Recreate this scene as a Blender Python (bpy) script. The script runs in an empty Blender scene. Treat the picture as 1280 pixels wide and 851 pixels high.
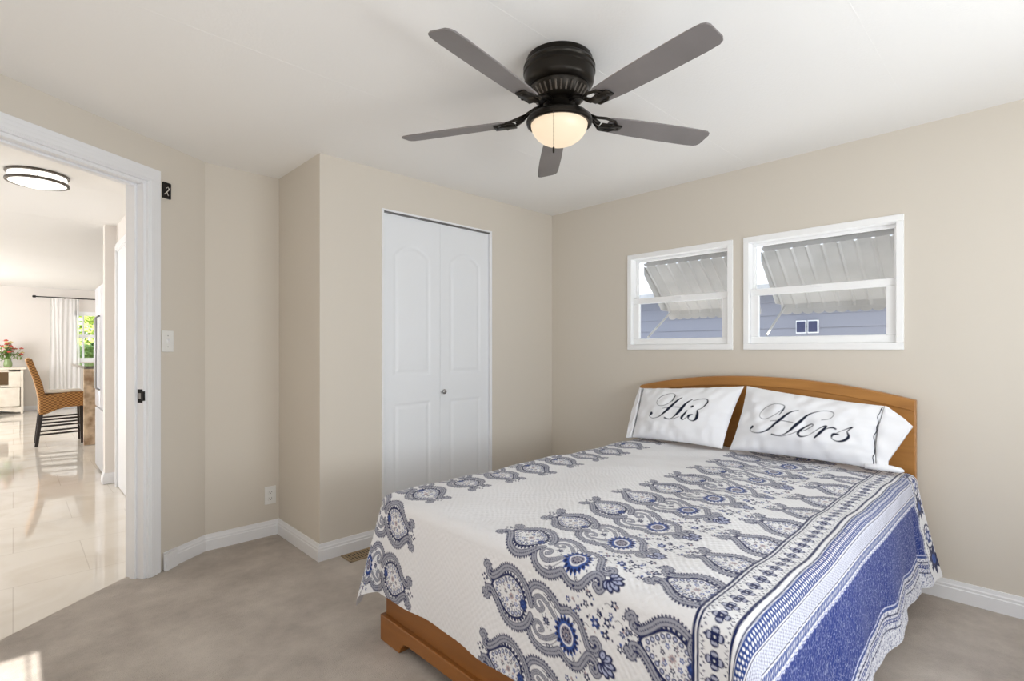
import bpy, math, random
import numpy as np
from mathutils import Vector, Matrix

C = bpy.context.scene.collection
SC = bpy.context.scene
PI = math.pi

# ------------------------------------------------------------------ camera
H = 2.30                      # ceiling height
CAM_H = 1.19
YAW = 45.92                   # heading measured from the closet wall direction (+X)
cam_d = bpy.data.cameras.new('camera'); cam = bpy.data.objects.new('camera', cam_d); C.objects.link(cam)
cam.location = (0, 0, CAM_H); cam.rotation_euler = (PI/2, 0, math.radians(YAW - 90))
cam_d.sensor_width = 36.0; cam_d.lens = 644.0/1280*36.0; cam_d.shift_y = 11.5/1280
cam_d.clip_start = 0.02; cam_d.clip_end = 200
SC.camera = cam
# ------------------------------------------------------------------ render look
SC.view_settings.view_transform = 'Standard'; SC.view_settings.look = 'None'
SC.view_settings.gamma = 1.0; SC.view_settings.use_curve_mapping = False
SC.view_settings.exposure = 0.60
try:
    SC.cycles.use_denoising = True; SC.cycles.max_bounces = 12; SC.cycles.diffuse_bounces = 6
    SC.cycles.glossy_bounces = 4; SC.cycles.transparent_max_bounces = 16; SC.cycles.sample_clamp_indirect = 6.0
except Exception: pass
# ------------------------------------------------------------------ sky
W = bpy.data.worlds.new('sky'); SC.world = W; W.use_nodes = True
bg = W.node_tree.nodes['Background']; bg.inputs[0].default_value = (0.80, 0.88, 1.0, 1); bg.inputs[1].default_value = 1.4
# ------------------------------------------------------------------ area lights added before closed walls in place of daylight, and the sun
def area(name, loc, direction, sx, sy, power, col=(1, 1, 1), spread=180):
    l = bpy.data.lights.new(name, 'AREA'); l.shape = 'RECTANGLE'; l.size = sx; l.size_y = sy; l.energy = power; l.color = col
    l.spread = math.radians(spread)
    o = bpy.data.objects.new(name, l); C.objects.link(o); o.location = loc
    o.rotation_euler = Vector(direction).to_track_quat('-Z', 'Y').to_euler()
    return o
area('front_daylight_fill', (1.35, -1.07, 1.2), (-0.1, 1, 0.40), 2.1, 1.2, 46, (0.90, 0.955, 1.0))  # main daylight inferred from behind, added before a closed part of the wall
area('side_daylight_fill', (-0.95, 0.45, 1.35), (1, 0, 0.9), 1.7, 1.4, 11, (0.94, 0.97, 1.0))  # added to even out ceiling and walls; the side wall has no window
area('living_daylight_fill', (-3.4, 9.5, 1.3), (1, -0.1, 0), 5.0, 2.0, 190, (0.96, 0.975, 1.0))  # added to brighten the far room; the wall behind it is closed
area('hall_side_fill', (-1.45, 5.0, 1.4), (1, 0.1, 0), 1.5, 1.7, 9, (1.0, 0.99, 0.97))
sun_d = bpy.data.lights.new('sun', 'SUN'); sun_d.energy = 9.0; sun_d.angle = math.radians(0.3); sun_d.color = (1, 0.96, 0.9)
sun = bpy.data.objects.new('sun', sun_d); C.objects.link(sun); sun.location = (6, 0, 8)
sun.rotation_euler = Vector((0.0, 1.0, -0.478)).to_track_quat('-Z', 'Y').to_euler()

# ================================================================== helpers
def lin(c):
    c = np.asarray(c, float)/255.0
    return np.where(c <= 0.04045, c/12.92, ((c+0.055)/1.055)**2.4)
def L4(c): return tuple(float(a) for a in lin(c)) + (1.0,)

class MB:
    """collects shapes, then links them as ONE mesh object"""
    def __init__(self): self.v = []; self.f = []
    def add(self, vs, fs):
        n = len(self.v); self.v += [tuple(map(float, p)) for p in vs]; self.f += [tuple(i+n for i in q) for q in fs]; return self
    def box(self, x0, x1, y0, y1, z0, z1):
        vs = [(x, y, z) for z in (z0, z1) for y in (y0, y1) for x in (x0, x1)]
        return self.add(vs, [(0, 2, 3, 1), (4, 5, 7, 6), (0, 1, 5, 4), (2, 6, 7, 3), (0, 4, 6, 2), (1, 3, 7, 5)])
    def prism(self, pts, z0, z1):          # plan polygon, counter-clockwise, extruded upwards
        n = len(pts)
        vs = [(x, y, z0) for x, y in pts] + [(x, y, z1) for x, y in pts]
        fs = [tuple(range(n))[::-1], tuple(range(n, 2*n))] + [(i, (i+1) % n, n+(i+1) % n, n+i) for i in range(n)]
        return self.add(vs, fs)
    def extrude(self, pts3, vec):          # closed 3-D polygon swept along vec
        n = len(pts3); vec = Vector(vec)
        vs = [Vector(p) for p in pts3] + [Vector(p)+vec for p in pts3]
        fs = [tuple(range(n))[::-1], tuple(range(n, 2*n))] + [(i, (i+1) % n, n+(i+1) % n, n+i) for i in range(n)]
        return self.add(vs, fs)
    def lathe(self, prof, seg=48, c=(0, 0, 0), sy=1.0):
        vs = []; n = len(prof)
        for k in range(seg):
            a = 2*PI*k/seg
            vs += [(c[0]+r*math.cos(a), c[1]+r*math.sin(a)*sy, c[2]+z) for r, z in prof]
        fs = [(k*n+i, ((k+1) % seg)*n+i, ((k+1) % seg)*n+i+1, k*n+i+1) for k in range(seg) for i in range(n-1)]
        return self.add(vs, fs)
    def tube(self, path, r, seg=8, cap=True):
        path = [Vector(p) for p in path]; n = len(path)
        rs = r if hasattr(r, '__len__') else [r]*n
        vs = []; up = None
        for i, p in enumerate(path):
            t = (path[min(i+1, n-1)]-path[max(i-1, 0)]).normalized()
            if up is None:
                up = Vector((0, 0, 1)) if abs(t.z) < .9 else Vector((1, 0, 0))
            x = (up - t*up.dot(t)).normalized(); y = t.cross(x); up = x
            vs += [p+(x*math.cos(2*PI*k/seg)+y*math.sin(2*PI*k/seg))*rs[i] for k in range(seg)]
        fs = [(i*seg+k, i*seg+(k+1) % seg, (i+1)*seg+(k+1) % seg, (i+1)*seg+k) for i in range(n-1) for k in range(seg)]
        if cap: fs += [tuple(range(seg))[::-1], tuple(range((n-1)*seg, n*seg))]
        return self.add(vs, fs)
    def sphere(self, c, r, nu=12, nv=8, s=(1, 1, 1)):
        prof = [(max(1e-5, r*math.sin(PI*i/nv)), -r*math.cos(PI*i/nv)) for i in range(nv+1)]
        m = MB().lathe(prof, nu)
        return self.add([(c[0]+x*s[0], c[1]+y*s[1], c[2]+z*s[2]) for x, y, z in m.v], m.f)
    def xform(self, M):
        self.v = [tuple(M @ Vector(p)) for p in self.v]; return self
    def build(self, name, mat, parent=None, smooth=False, bevel=0, sub=0, autos=None):
        me = bpy.data.meshes.new(name); me.from_pydata(self.v, [], self.f); me.update()
        o = bpy.data.objects.new(name, me); C.objects.link(o)
        for m in (mat if isinstance(mat, (list, tuple)) else [mat]): me.materials.append(m)
        if parent: o.parent = parent
        if smooth or autos:
            me.polygons.foreach_set('use_smooth', [True]*len(me.polygons))
            if autos: me.set_sharp_from_angle(angle=math.radians(autos))
        if bevel:
            b = o.modifiers.new('bevel', 'BEVEL'); b.width = bevel; b.segments = 2; b.limit_method = 'ANGLE'; b.angle_limit = math.radians(40)
        if sub:
            b = o.modifiers.new('sub', 'SUBSURF'); b.levels = sub; b.render_levels = sub
        return o

def tag(o, label, cat, group=None, kind=None):
    if label: o['label'] = label
    if cat: o['category'] = cat
    if group: o['group'] = group
    if kind: o['kind'] = kind
    return o
def struct(o): o['kind'] = 'structure'; return o
def empty(name, loc=(0, 0, 0), rz=0):
    o = bpy.data.objects.new(name, None); C.objects.link(o); o.location = loc; o.rotation_euler = (0, 0, rz); o.empty_display_size = .1
    return o

# ------------------------------------------------------------------ materials
def mat(name, col, rough=.6, metal=0, spec=.5, bump=None, var=None, emit=None, trans=0, alpha=1, coord='Object'):
    """bump=(scale, strength, distance); var=(scale, second colour, low, high)"""
    m = bpy.data.materials.new(name); m.use_nodes = True; nt = m.node_tree; p = nt.nodes['Principled BSDF']
    p.inputs['Base Color'].default_value = L4(col); p.inputs['Roughness'].default_value = rough; p.inputs['Metallic'].default_value = metal
    p.inputs['Specular IOR Level'].default_value = spec
    if trans: p.inputs['Transmission Weight'].default_value = trans
    if alpha < 1: p.inputs['Alpha'].default_value = alpha
    tc = nt.nodes.new('ShaderNodeTexCoord')
    if var:
        n = nt.nodes.new('ShaderNodeTexNoise'); n.inputs['Scale'].default_value = var[0]; n.inputs['Detail'].default_value = 4
        nt.links.new(tc.outputs[coord], n.inputs['Vector'])
        r = nt.nodes.new('ShaderNodeValToRGB'); r.color_ramp.elements[0].position = var[2]; r.color_ramp.elements[1].position = var[3]
        r.color_ramp.elements[0].color = L4(col); r.color_ramp.elements[1].color = L4(var[1])
        nt.links.new(n.outputs['Fac'], r.inputs['Fac']); nt.links.new(r.outputs['Color'], p.inputs['Base Color'])
    if bump:
        n = nt.nodes.new('ShaderNodeTexNoise'); n.inputs['Scale'].default_value = bump[0]; n.inputs['Detail'].default_value = 3
        nt.links.new(tc.outputs[coord], n.inputs['Vector'])
        b = nt.nodes.new('ShaderNodeBump'); b.inputs['Strength'].default_value = bump[1]; b.inputs['Distance'].default_value = bump[2]
        nt.links.new(n.outputs['Fac'], b.inputs['Height']); nt.links.new(b.outputs['Normal'], p.inputs['Normal'])
    if emit:
        p.inputs['Emission Color'].default_value = L4(emit[0]); p.inputs['Emission Strength'].default_value = emit[1]
    return m

def wood_mat(name, c1, c2, stretch, rough=.38):
    m = mat(name, c1, rough); nt = m.node_tree; p = nt.nodes['Principled BSDF']
    tc = nt.nodes.new('ShaderNodeTexCoord'); mp = nt.nodes.new('ShaderNodeMapping'); mp.inputs['Scale'].default_value = stretch
    n = nt.nodes.new('ShaderNodeTexNoise'); n.inputs['Scale'].default_value = 1.0; n.inputs['Detail'].default_value = 6; n.inputs['Distortion'].default_value = .6
    r = nt.nodes.new('ShaderNodeValToRGB'); r.color_ramp.elements[0].position = .3; r.color_ramp.elements[1].position = .72
    r.color_ramp.elements[0].color = L4(c1); r.color_ramp.elements[1].color = L4(c2)
    nt.links.new(tc.outputs['Object'], mp.inputs['Vector']); nt.links.new(mp.outputs['Vector'], n.inputs['Vector'])
    nt.links.new(n.outputs['Fac'], r.inputs['Fac']); nt.links.new(r.outputs['Color'], p.inputs['Base Color'])
    b = nt.nodes.new('ShaderNodeBump'); b.inputs['Strength'].default_value = .15; b.inputs['Distance'].default_value = .002
    nt.links.new(n.outputs['Fac'], b.inputs['Height']); nt.links.new(b.outputs['Normal'], p.inputs['Normal'])
    return m

M = {}
M['wall'] = mat('beige_wall_paint', (217, 210, 199), .75, spec=.25, bump=(60, .06, .002))
M['hall_wall'] = mat('pale_hall_paint', (232, 227, 222), .75, spec=.25, bump=(60, .06, .002))
M['ceiling'] = mat('white_ceiling_paint', (242, 241, 239), .85, spec=.15, bump=(90, .25, .003))
M['white'] = mat('white_gloss_paint', (238, 239, 242), .38, bump=(25, .03, .002))
M['door_white'] = mat('white_door_paint', (236, 239, 243), .42, bump=(40, .03, .001))
M['vinyl'] = mat('white_vinyl', (249, 250, 251), .3)
M['plastic'] = mat('white_plastic', (236, 236, 234), .3)
M['carpet'] = mat('taupe_carpet', (206, 197, 188), .95, spec=.1, var=(3.2, (166, 157, 149), .34, .72))
M['bronze'] = mat('dark_bronze_metal', (40, 36, 31), .34, metal=.75, spec=.5)
M['blade'] = mat('grey_brown_fan_blade', (134, 129, 128), .45, var=(3, (114, 109, 108), .3, .7))
M['lamp_glass'] = mat('frosted_lamp_glass', (150, 142, 130), .4, emit=((255, 228, 194), 0.52))
M['hall_glass'] = mat('frosted_hall_glass', (250, 250, 246), .4, emit=((255, 252, 244), 1.0))
M['nickel'] = mat('brushed_nickel', (165, 165, 166), .3, metal=1)
M['hall_bronze'] = mat('grey_bronze_ring', (96, 90, 84), .35, metal=.8)
M['black'] = mat('black_plastic', (20, 20, 21), .4)
M['black_metal'] = mat('black_metal', (24, 22, 22), .4, metal=.5)
M['dark_void'] = mat('dark_box_inside', (30, 22, 20), .6)
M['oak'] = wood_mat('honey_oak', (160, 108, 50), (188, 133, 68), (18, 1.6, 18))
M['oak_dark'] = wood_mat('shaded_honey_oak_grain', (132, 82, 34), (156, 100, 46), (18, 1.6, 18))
M['tan_metal'] = mat('tan_vent_metal', (158, 138, 108), .5, metal=.1)
M['wicker'] = mat('woven_wicker', (178, 128, 72), .7)
M['dark_wood'] = mat('espresso_wood', (44, 36, 33), .4)
M['granite'] = mat('brown_granite', (238, 214, 184), .2, var=(9, (176, 144, 114), .38, .66))
M['granite_top'] = mat('polished_granite_top', (150, 140, 132), .08, var=(22, (92, 88, 88), .35, .65))
M['fridge'] = mat('pale_steel', (206, 208, 214), .28, metal=.55)
M['fridge_side'] = mat('dark_fridge_edge', (70, 70, 74), .5)
M['cream'] = mat('cream_furniture_paint', (232, 224, 210), .5, var=(8, (222, 212, 196), .4, .7))
M['niche'] = mat('tan_niche_wood', (180, 152, 124), .6)
M['sheer'] = mat('sheer_white_voile', (250, 250, 250), .9, alpha=.55)
M['leaf'] = mat('green_leaf', (104, 138, 66), .6, var=(6, (150, 172, 84), .4, .65))
M['leaf_light'] = mat('yellow_green_leaf', (168, 190, 88), .6, var=(6, (196, 208, 112), .4, .65))
M['bark'] = mat('brown_bark', (92, 74, 58), .9)
M['petal_red'] = mat('coral_red_petal', (206, 92, 76), .6)
M['petal_pink'] = mat('pale_pink_petal', (232, 196, 190), .6)
M['petal_yellow'] = mat('pale_yellow_petal', (228, 212, 150), .6)
M['vase'] = mat('green_glass_vase', (150, 170, 120), .15)
M['aluminium'] = mat('weathered_white_aluminium', (192, 191, 190), .6, var=(5, (178, 177, 176), .4, .7))
M['siding'] = mat('grey_blue_siding', (140, 141, 150), .7)
M['dark_glass'] = mat('dark_window_pane', (70, 74, 100), .15)
M['outside'] = mat('pale_concrete_yard', (226, 223, 216), .9, var=(1.2, (208, 205, 196), .4, .65))
M['linen'] = mat('white_pillow_cotton', (238, 239, 243), .85, spec=.15, bump=(420, .15, .0006))
M['navy_thread'] = mat('navy_thread', (28, 34, 60), .8)
M['copper'] = mat('white_wire', (222, 218, 210), .4)

# carpet pile
nt = M['carpet'].node_tree
for q_ in nt.nodes:
    if q_.type == 'TEX_NOISE': q_.inputs['Detail'].default_value = 12; q_.inputs['Roughness'].default_value = .68; q_.inputs['Distortion'].default_value = .05
p = nt.nodes['Principled BSDF']; tc = nt.nodes.new('ShaderNodeTexCoord')
n = nt.nodes.new('ShaderNodeTexNoise'); n.inputs['Scale'].default_value = 260; n.inputs['Detail'].default_value = 3
b = nt.nodes.new('ShaderNodeBump'); b.inputs['Strength'].default_value = .75; b.inputs['Distance'].default_value = .006
nt.links.new(tc.outputs['Object'], n.inputs['Vector']); nt.links.new(n.outputs['Fac'], b.inputs['Height']); nt.links.new(b.outputs['Normal'], p.inputs['Normal'])

# polished tile
def tile_mat():
    m = mat('polished_cream_tile', (226, 220, 210), .045, spec=.6); nt = m.node_tree; p = nt.nodes['Principled BSDF']
    tc = nt.nodes.new('ShaderNodeTexCoord')
    br = nt.nodes.new('ShaderNodeTexBrick'); br.offset = .5; br.inputs['Scale'].default_value = 1.0
    br.inputs['Mortar Size'].default_value = .0025; br.inputs['Brick Width'].default_value = .6; br.inputs['Row Height'].default_value = .6
    br.inputs['Color1'].default_value = L4((228, 222, 212)); br.inputs['Color2'].default_value = L4((225, 218, 207)); br.inputs['Mortar'].default_value = L4((208, 200, 188))
    n = nt.nodes.new('ShaderNodeTexNoise'); n.inputs['Scale'].default_value = 2.2; n.inputs['Detail'].default_value = 6; n.inputs['Distortion'].default_value = 1.2
    r = nt.nodes.new('ShaderNodeValToRGB'); r.color_ramp.elements[0].position = .45; r.color_ramp.elements[1].position = .7
    r.color_ramp.elements[0].color = (1, 1, 1, 1); r.color_ramp.elements[1].color = (.9, .87, .83, 1)
    mx = nt.nodes.new('ShaderNodeMixRGB'); mx.blend_type = 'MULTIPLY'; mx.inputs[0].default_value = 1
    nt.links.new(tc.outputs['Object'], br.inputs['Vector']); nt.links.new(tc.outputs['Object'], n.inputs['Vector'])
    nt.links.new(n.outputs['Fac'], r.inputs['Fac']); nt.links.new(br.outputs['Color'], mx.inputs[1]); nt.links.new(r.outputs['Color'], mx.inputs[2])
    nt.links.new(mx.outputs[0], p.inputs['Base Color'])
    return m
M['tile'] = tile_mat()

def weave_bump(m, sx, sz):
    nt = m.node_tree; p = nt.nodes['Principled BSDF']; tc = nt.nodes.new('ShaderNodeTexCoord')
    mp = nt.nodes.new('ShaderNodeMapping'); mp.inputs['Scale'].default_value = (sx, sx, sz)
    ck = nt.nodes.new('ShaderNodeTexChecker'); ck.inputs['Scale'].default_value = 1; ck.inputs['Color1'].default_value = L4((196, 146, 86)); ck.inputs['Color2'].default_value = L4((132, 88, 46))
    nt.links.new(tc.outputs['Object'], mp.inputs['Vector']); nt.links.new(mp.outputs['Vector'], ck.inputs['Vector']); nt.links.new(ck.outputs['Color'], p.inputs['Base Color'])
    b = nt.nodes.new('ShaderNodeBump'); b.inputs['Strength'].default_value = .6; b.inputs['Distance'].default_value = .01
    nt.links.new(ck.outputs['Fac'], b.inputs['Height']); nt.links.new(b.outputs['Normal'], p.inputs['Normal'])
weave_bump(M['wicker'], 40, 60)

def clear_glass(name, tint=(1, 1, 1)):
    m = bpy.data.materials.new(name); m.use_nodes = True; nt = m.node_tree; nt.nodes.clear()
    out = nt.nodes.new('ShaderNodeOutputMaterial'); tr = nt.nodes.new('ShaderNodeBsdfTransparent'); tr.inputs[0].default_value = tint + (1,)
    gl = nt.nodes.new('ShaderNodeBsdfGlossy'); gl.inputs['Roughness'].default_value = .02
    mx = nt.nodes.new('ShaderNodeMixShader'); mx.inputs[0].default_value = .012
    nt.links.new(tr.outputs[0], mx.inputs[1]); nt.links.new(gl.outputs[0], mx.inputs[2]); nt.links.new(mx.outputs[0], out.inputs[0])
    return m
M['glass'] = clear_glass('window_glass', (.94, .95, .96))

# ================================================================== the setting
XR = 3.216      # window wall
YB = 2.843      # closet wall
XA, YA = 1.243, 3.46    # alcove return and alcove wall
XL, YF = -1.0, -1.12    # walls behind the camera
DW0 = Vector((-.038, 2.92)); DD = Vector((.8464, .5327)); DN = Vector((-.5327, .8464))   # slanted door wall
def dw(d, off=0.0): q = DW0 + DD*d + DN*off; return (q.x, q.y)
D_END = 1.008
D_R = .635       # right edge of the door opening
D_L = -.16       # left edge (outside the picture)
d_start = (XL - DW0.x)/DD.x

# floors
edge_a = (-.42, 2.67); edge_b = (.446, 3.364)
carpet = MB().prism([(XL-.1, YF-.1), (XR+.05, YF-.1), (XR+.05, YB+.05), (XA, YB+.05), (XA, YA+.05), (.80, YA+.05), dw(.72, .05), (edge_b[0]+.06, edge_b[1]+.02), edge_b, edge_a, (XL-.1, dw(d_start)[1])], -.05, 0).build('floor', M['carpet'])
struct(carpet)
tile = MB().prism([edge_a, edge_b, (edge_b[0]+.3, edge_b[1]+.05), (4.2, 3.75), (4.2, 14.0), (-3.6, 14.0), (-3.6, 2.6), (-1.1, 2.3)], -.05, -.003).build('floor_hall', M['tile'])
struct(tile)

# ceiling
cm = MB().box(XL-.1, XR+.1, YF-.1, YB+.75, H, H+.1)
for y in (-.37, .434, 1.235, 2.04):
    cm.box(XL, XR, y-.002, y+.002, H-.0004, H+.002)
struct(cm.build('ceiling', M['ceiling']))
cm = MB()
cm.box(-3.6, 4.2, YB+.75, 10.3, H, H+.1)
cm.box(-3.6, XL-.1, 2.2, YB+.75, H, H+.1)
for y in (4.6, 5.8, 7.0, 8.2, 9.4): cm.box(-3.6, 4.2, y-.002, y+.002, H-.0004, H+.002)
cm.extrude([(-3.6, 10.3, H), (-3.6, 10.3, H+.1), (-3.6, 14.0, 2.52), (-3.6, 14.0, 2.42)], (7.8, 0, 0))
struct(cm.build('ceiling_hall', M['ceiling']))

# window wall with two openings
W1 = (1.345, 2.106, 1.19, 1.873); W2 = (.489, 1.279, 1.19, 1.873)
T = .13
m = MB()
m.box(XR, XR+T, YF, YB+.1, 0, W1[2]); m.box(XR, XR+T, YF, YB+.1, W1[3], H)
m.box(XR, XR+T, YF, W2[0], W1[2], W1[3]); m.box(XR, XR+T, W2[1], W1[0], W1[2], W1[3]); m.box(XR, XR+T, W1[1], YB+.1, W1[2], W1[3])
struct(m.build('wall_right', M['wall']))
# closet wall with the door opening, and the return
CX0, CX1, CZ = 1.645, 2.530, 2.052
m = MB()
m.box(XA, CX0, YB, YB+.1, 0, H); m.box(CX1, XR, YB, YB+.1, 0, H); m.box(CX0, CX1, YB, YB+.1, CZ, H)
struct(m.build('wall_back', M['wall']))
struct(MB().box(XA, XA+.1, YB+.1, YA+.1, 0, H).build('wall_return', M['wall']))
struct(MB().prism([(.812, YA), (XA, YA), (XA, YA+.1), (.76, YA+.1)], 0, H).build('wall_alcove', M['wall']))
# slanted door wall
m = MB()
m.prism([dw(D_R), dw(D_END), dw(D_END+.02, .1), dw(D_R, .1)], 0, H)
m.prism([dw(d_start-.05), dw(D_L), dw(D_L, .1), dw(d_start-.05, .1)], 0, H)
m.prism([dw(D_L), dw(D_R), dw(D_R, .1), dw(D_L, .1)], 2.075, H)
struct(m.build('wall_left', M['wall']))
# the two walls behind the camera, the front one with a sunlit window opening, the side one closed
m = MB(); fz0, fz1 = .6, 1.9
m.box(XL-.1, XR+.1, YF-.1, YF, 0, fz0); m.box(XL-.1, XR+.1, YF-.1, YF, fz1, H); m.box(XL-.1, -.75, YF-.1, YF, fz0, fz1); m.box(.072, XR+.1, YF-.1, YF, fz0, fz1)
struct(m.build('wall_front', M['wall']))
m = MB().box(XL-.1, XL, YF, 2.32, 0, H)
struct(m.build('wall_side', M['wall']))
struct(MB().box(.036, .044, YF-.03, YF, .6, 1.9).build('window_4', M['vinyl']))
# hall and living room shell
struct(MB().box(.667, .80, 3.52, 5.8, 0, H).build('wall_hall_right', M['hall_wall']))
struct(MB().box(.585, 1.4, 5.8, 5.92, 0, H).build('wall_hall_end', M['hall_wall']))
struct(MB().box(-1.6, -1.5, 2.3, 6.2, 0, H).build('wall_hall_left', M['hall_wall']))
FY = 13.8
WX = (.889, 1.75, .98, 1.93)
m = MB(); m.box(-3.6, 4.2, FY, FY+.12, 0, WX[2]); m.box(-3.6, 4.2, FY, FY+.12, WX[3], 2.6); m.box(-3.6, WX[0], FY, FY+.12, WX[2], WX[3]); m.box(WX[1], 4.2, FY, FY+.12, WX[2], WX[3])
struct(m.build('wall_far', M['hall_wall']))
struct(MB().box(4.1, 4.2, 3.6, 14, 0, 2.6).build('wall_living_right', M['hall_wall']))
struct(MB().box(-3.6, -3.5, 2.3, 14, 0, 2.6).build('wall_living_left', M['hall_wall']))
struct(MB().box(-3.6, -1.6, 2.2, 2.3, 0, 2.3).build('wall_living_front', M['hall_wall']))
struct(MB().box(XR, 4.2, 2.95, 3.05, 0, H).build('wall_kitchen_front', M['hall_wall']))

# baseboards: stepped profile swept along plan polylines
BB = [(0, 0), (.016, 0), (.016, .058), (.0125, .062), (.0125, .072), (.009, .078), (.006, .094), (0, .094)]
def baseboard(name, path, side=1, mb=None):
    """path in plan; profile grows to the left of the walking direction when side=1"""
    pts = [Vector(p) for p in path]; n = len(pts); ring = []
    for i, p in enumerate(pts):
        ns = []
        if i > 0: t = (p-pts[i-1]).normalized(); ns.append(Vector((-t.y, t.x))*side)
        if i < n-1: t = (pts[i+1]-p).normalized(); ns.append(Vector((-t.y, t.x))*side)
        nn = ns[0] if len(ns) == 1 else (ns[0]+ns[1])/(1+ns[0].dot(ns[1]))
        ring.append([(p.x+nn.x*o, p.y+nn.y*o, z) for o, z in BB])
    k = len(BB); vs = [q for r in ring for q in r]
    fs = [(i*k+j, i*k+(j+1) % k, (i+1)*k+(j+1) % k, (i+1)*k+j) for i in range(n-1) for j in range(k)]
    fs += [tuple(range(k)), tuple(range((n-1)*k, n*k))]
    return struct(MB().add(vs, fs).build(name, M['white']))
baseboard('baseboard_right', [(XR, YF), (XR, YB)], 1)
baseboard('baseboard_back', [(XR, YB), (CX1+.012, YB)], 1)
baseboard('baseboard_closet', [(CX0-.012, YB), (XA, YB), (XA, YA), (.812, YA), dw(.735)], 1)
# the loose end of board beside the doorway
lb = MB().add([(0, 0, 0), (.016, 0, 0), (.016, .085, 0), (0, .085, 0), (0, 0, .088), (.013, 0, .088), (.013, .085, .094), (0, .085, .094)],
              [(0, 1, 2, 3), (4, 7, 6, 5), (0, 4, 5, 1), (1, 5, 6, 2), (2, 6, 7, 3), (3, 7, 4, 0)])
for yy, zz in ((.02, .045), (.062, .05)): lb.sphere((.0155, yy, zz), .0028, 8, 5)
o = lb.build('baseboard_offcut', M['white']); q = dw(.716, -.024); o.location = (q[0], q[1], .002)
o.rotation_euler = (0, 0, math.atan2(DD.y, DD.x)-PI/2+.16); struct(o)
baseboard('baseboard_hall', [(.667, 4.3), (.667, 3.6)], -1)
baseboard('baseboard_hall_end', [(.667, 5.8), (.585, 5.8), (.585, 5.92)], 1)
baseboard('baseboard_far', [(4.1, FY), (-3.5, FY)], 1)

# doorway casing (trim_1): two legs, header, jamb lining, stop, strike plate
def dwbox(m, d0, d1, o0, o1, z0, z1): m.prism([dw(d0, o0), dw(d1, o0), dw(d1, o1), dw(d0, o1)], z0, z1)
t1 = empty('trim_1', (0, 0, 0)); struct(t1)
m = MB()
CWD = .075; ZT = 2.068
for o0, o1, w0, w1 in ((-.016, 0, 0, CWD), (-.021, -.016, .006, .052), (-.024, -.016, .012, .034)):
    dwbox(m, D_R+w0-.004, D_R+w1-.004, o0, o1, 0, ZT+w0); dwbox(m, D_L-w1+.004, D_L-w0+.004, o0, o1, 0, ZT+w0)
    dwbox(m, D_L-w1+.004, D_R+w1-.004, o0, o1, ZT+w0, ZT+w1)
m.build('casing', M['white'], t1, bevel=.0025)
m = MB()
dwbox(m, D_R-.018, D_R, -.002, .115, 0, ZT-.016); dwbox(m, D_L, D_L+.018, -.002, .115, 0, ZT-.016); dwbox(m, D_L, D_R, -.002, .115, ZT-.016, ZT+.002)
m.build('jamb', M['white'], t1, bevel=.0015)
m = MB()
dwbox(m, D_R-.030, D_R-.018, .040, .078, 0, ZT-.028); dwbox(m, D_L+.018, D_L+.030, .040, .078, 0, ZT-.028); dwbox(m, D_L+.018, D_R-.018, .040, .078, ZT-.028, ZT-.016)
m.build('door_stop', M['white'], t1, bevel=.002)
m = MB()
for o0, o1, w0, w1 in ((.1, .116, 0, CWD), (.116, .121, .006, .052)):
    dwbox(m, D_R+w0-.004, D_R+w1-.004, o0, o1, 0, ZT+w0); dwbox(m, D_L-w1, D_R+w1-.004, o0, o1, ZT+w0, ZT+w1)
m.build('rear_casing', M['white'], t1, bevel=.0025)
m = MB(); dwbox(m, D_R-.0205, D_R-.018, .003, .034, .915, .985); dwbox(m, D_R-.022, D_R-.012, -.006, .006, .925, .975)
sp = m.build('strike_plate', M['black_metal'], t1, bevel=.001)
m = MB(); dwbox(m, D_R-.0215, D_R-.0205, .012, .026, .935, .965); m.build('strike_hole', M['nickel'], sp)

# door trim on the hall's right wall
t2 = empty('trim_2', (0, 0, 0)); struct(t2)
m = MB()
for x0, w0, w1 in ((.645, 0, .075), (.638, .008, .05)):
    m.box(x0, .667, 5.60+w0-.005, 5.60+w1-.005, 0, 2.04+w0); m.box(x0, .667, 4.80-w1+.005, 4.80-w0+.005, 0, 2.04+w0); m.box(x0, .667, 4.80-w1, 5.60+w1-.005, 2.04+w0, 2.04+w1)
m.build('casing', M['white'], t2, bevel=.002)
m = MB(); m.box(.655, .667, 4.80, 5.60, .005, 2.04); m.build('hall_door_panel', M['white'], t2)

# closet bifold door (door_1)
dr = empty('door_1', (0, 0, 0)); struct(dr)
m = MB()
m.box(CX0-.012, CX0+.003, YB-.006, YB+.06, 0, CZ); m.box(CX1-.003, CX1+.014, YB-.006, YB+.06, 0, CZ); m.box(CX0-.012, CX1+.014, YB-.006, YB+.06, CZ, CZ+.012)
m.build('frame', M['white'], dr, bevel=.002)
MB().box(CX0+.003, CX1-.003, YB+.006, YB+.05, CZ-.006, CZ).build('track', M['nickel'], dr)
def seg_dist(px, py, ax, ay, bx, by):
    dx, dy = bx-ax, by-ay; l2 = dx*dx+dy*dy+1e-18
    t = np.clip(((px-ax)*dx+(py-ay)*dy)/l2, 0, 1)
    return np.hypot(px-ax-t*dx, py-ay-t*dy)
def inside_poly(px, py, P):
    r = np.zeros(px.shape, bool); n = len(P)
    for i in range(n):
        (ax, ay), (bx, by) = P[i], P[(i+1) % n]
        if ay == by: continue
        c = ((ay > py) != (by > py)) & (px < (bx-ax)*(py-ay)/(by-ay)+ax); r ^= c
    return r
def poly_dist(px, py, P, closed=True):
    d = np.full(px.shape, 9.0); n = len(P)
    for i in range(n if closed else n-1):
        (ax, ay), (bx, by) = P[i], P[(i+1) % n]
        d = np.minimum(d, seg_dist(px, py, ax, ay, bx, by))
    return d
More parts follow.
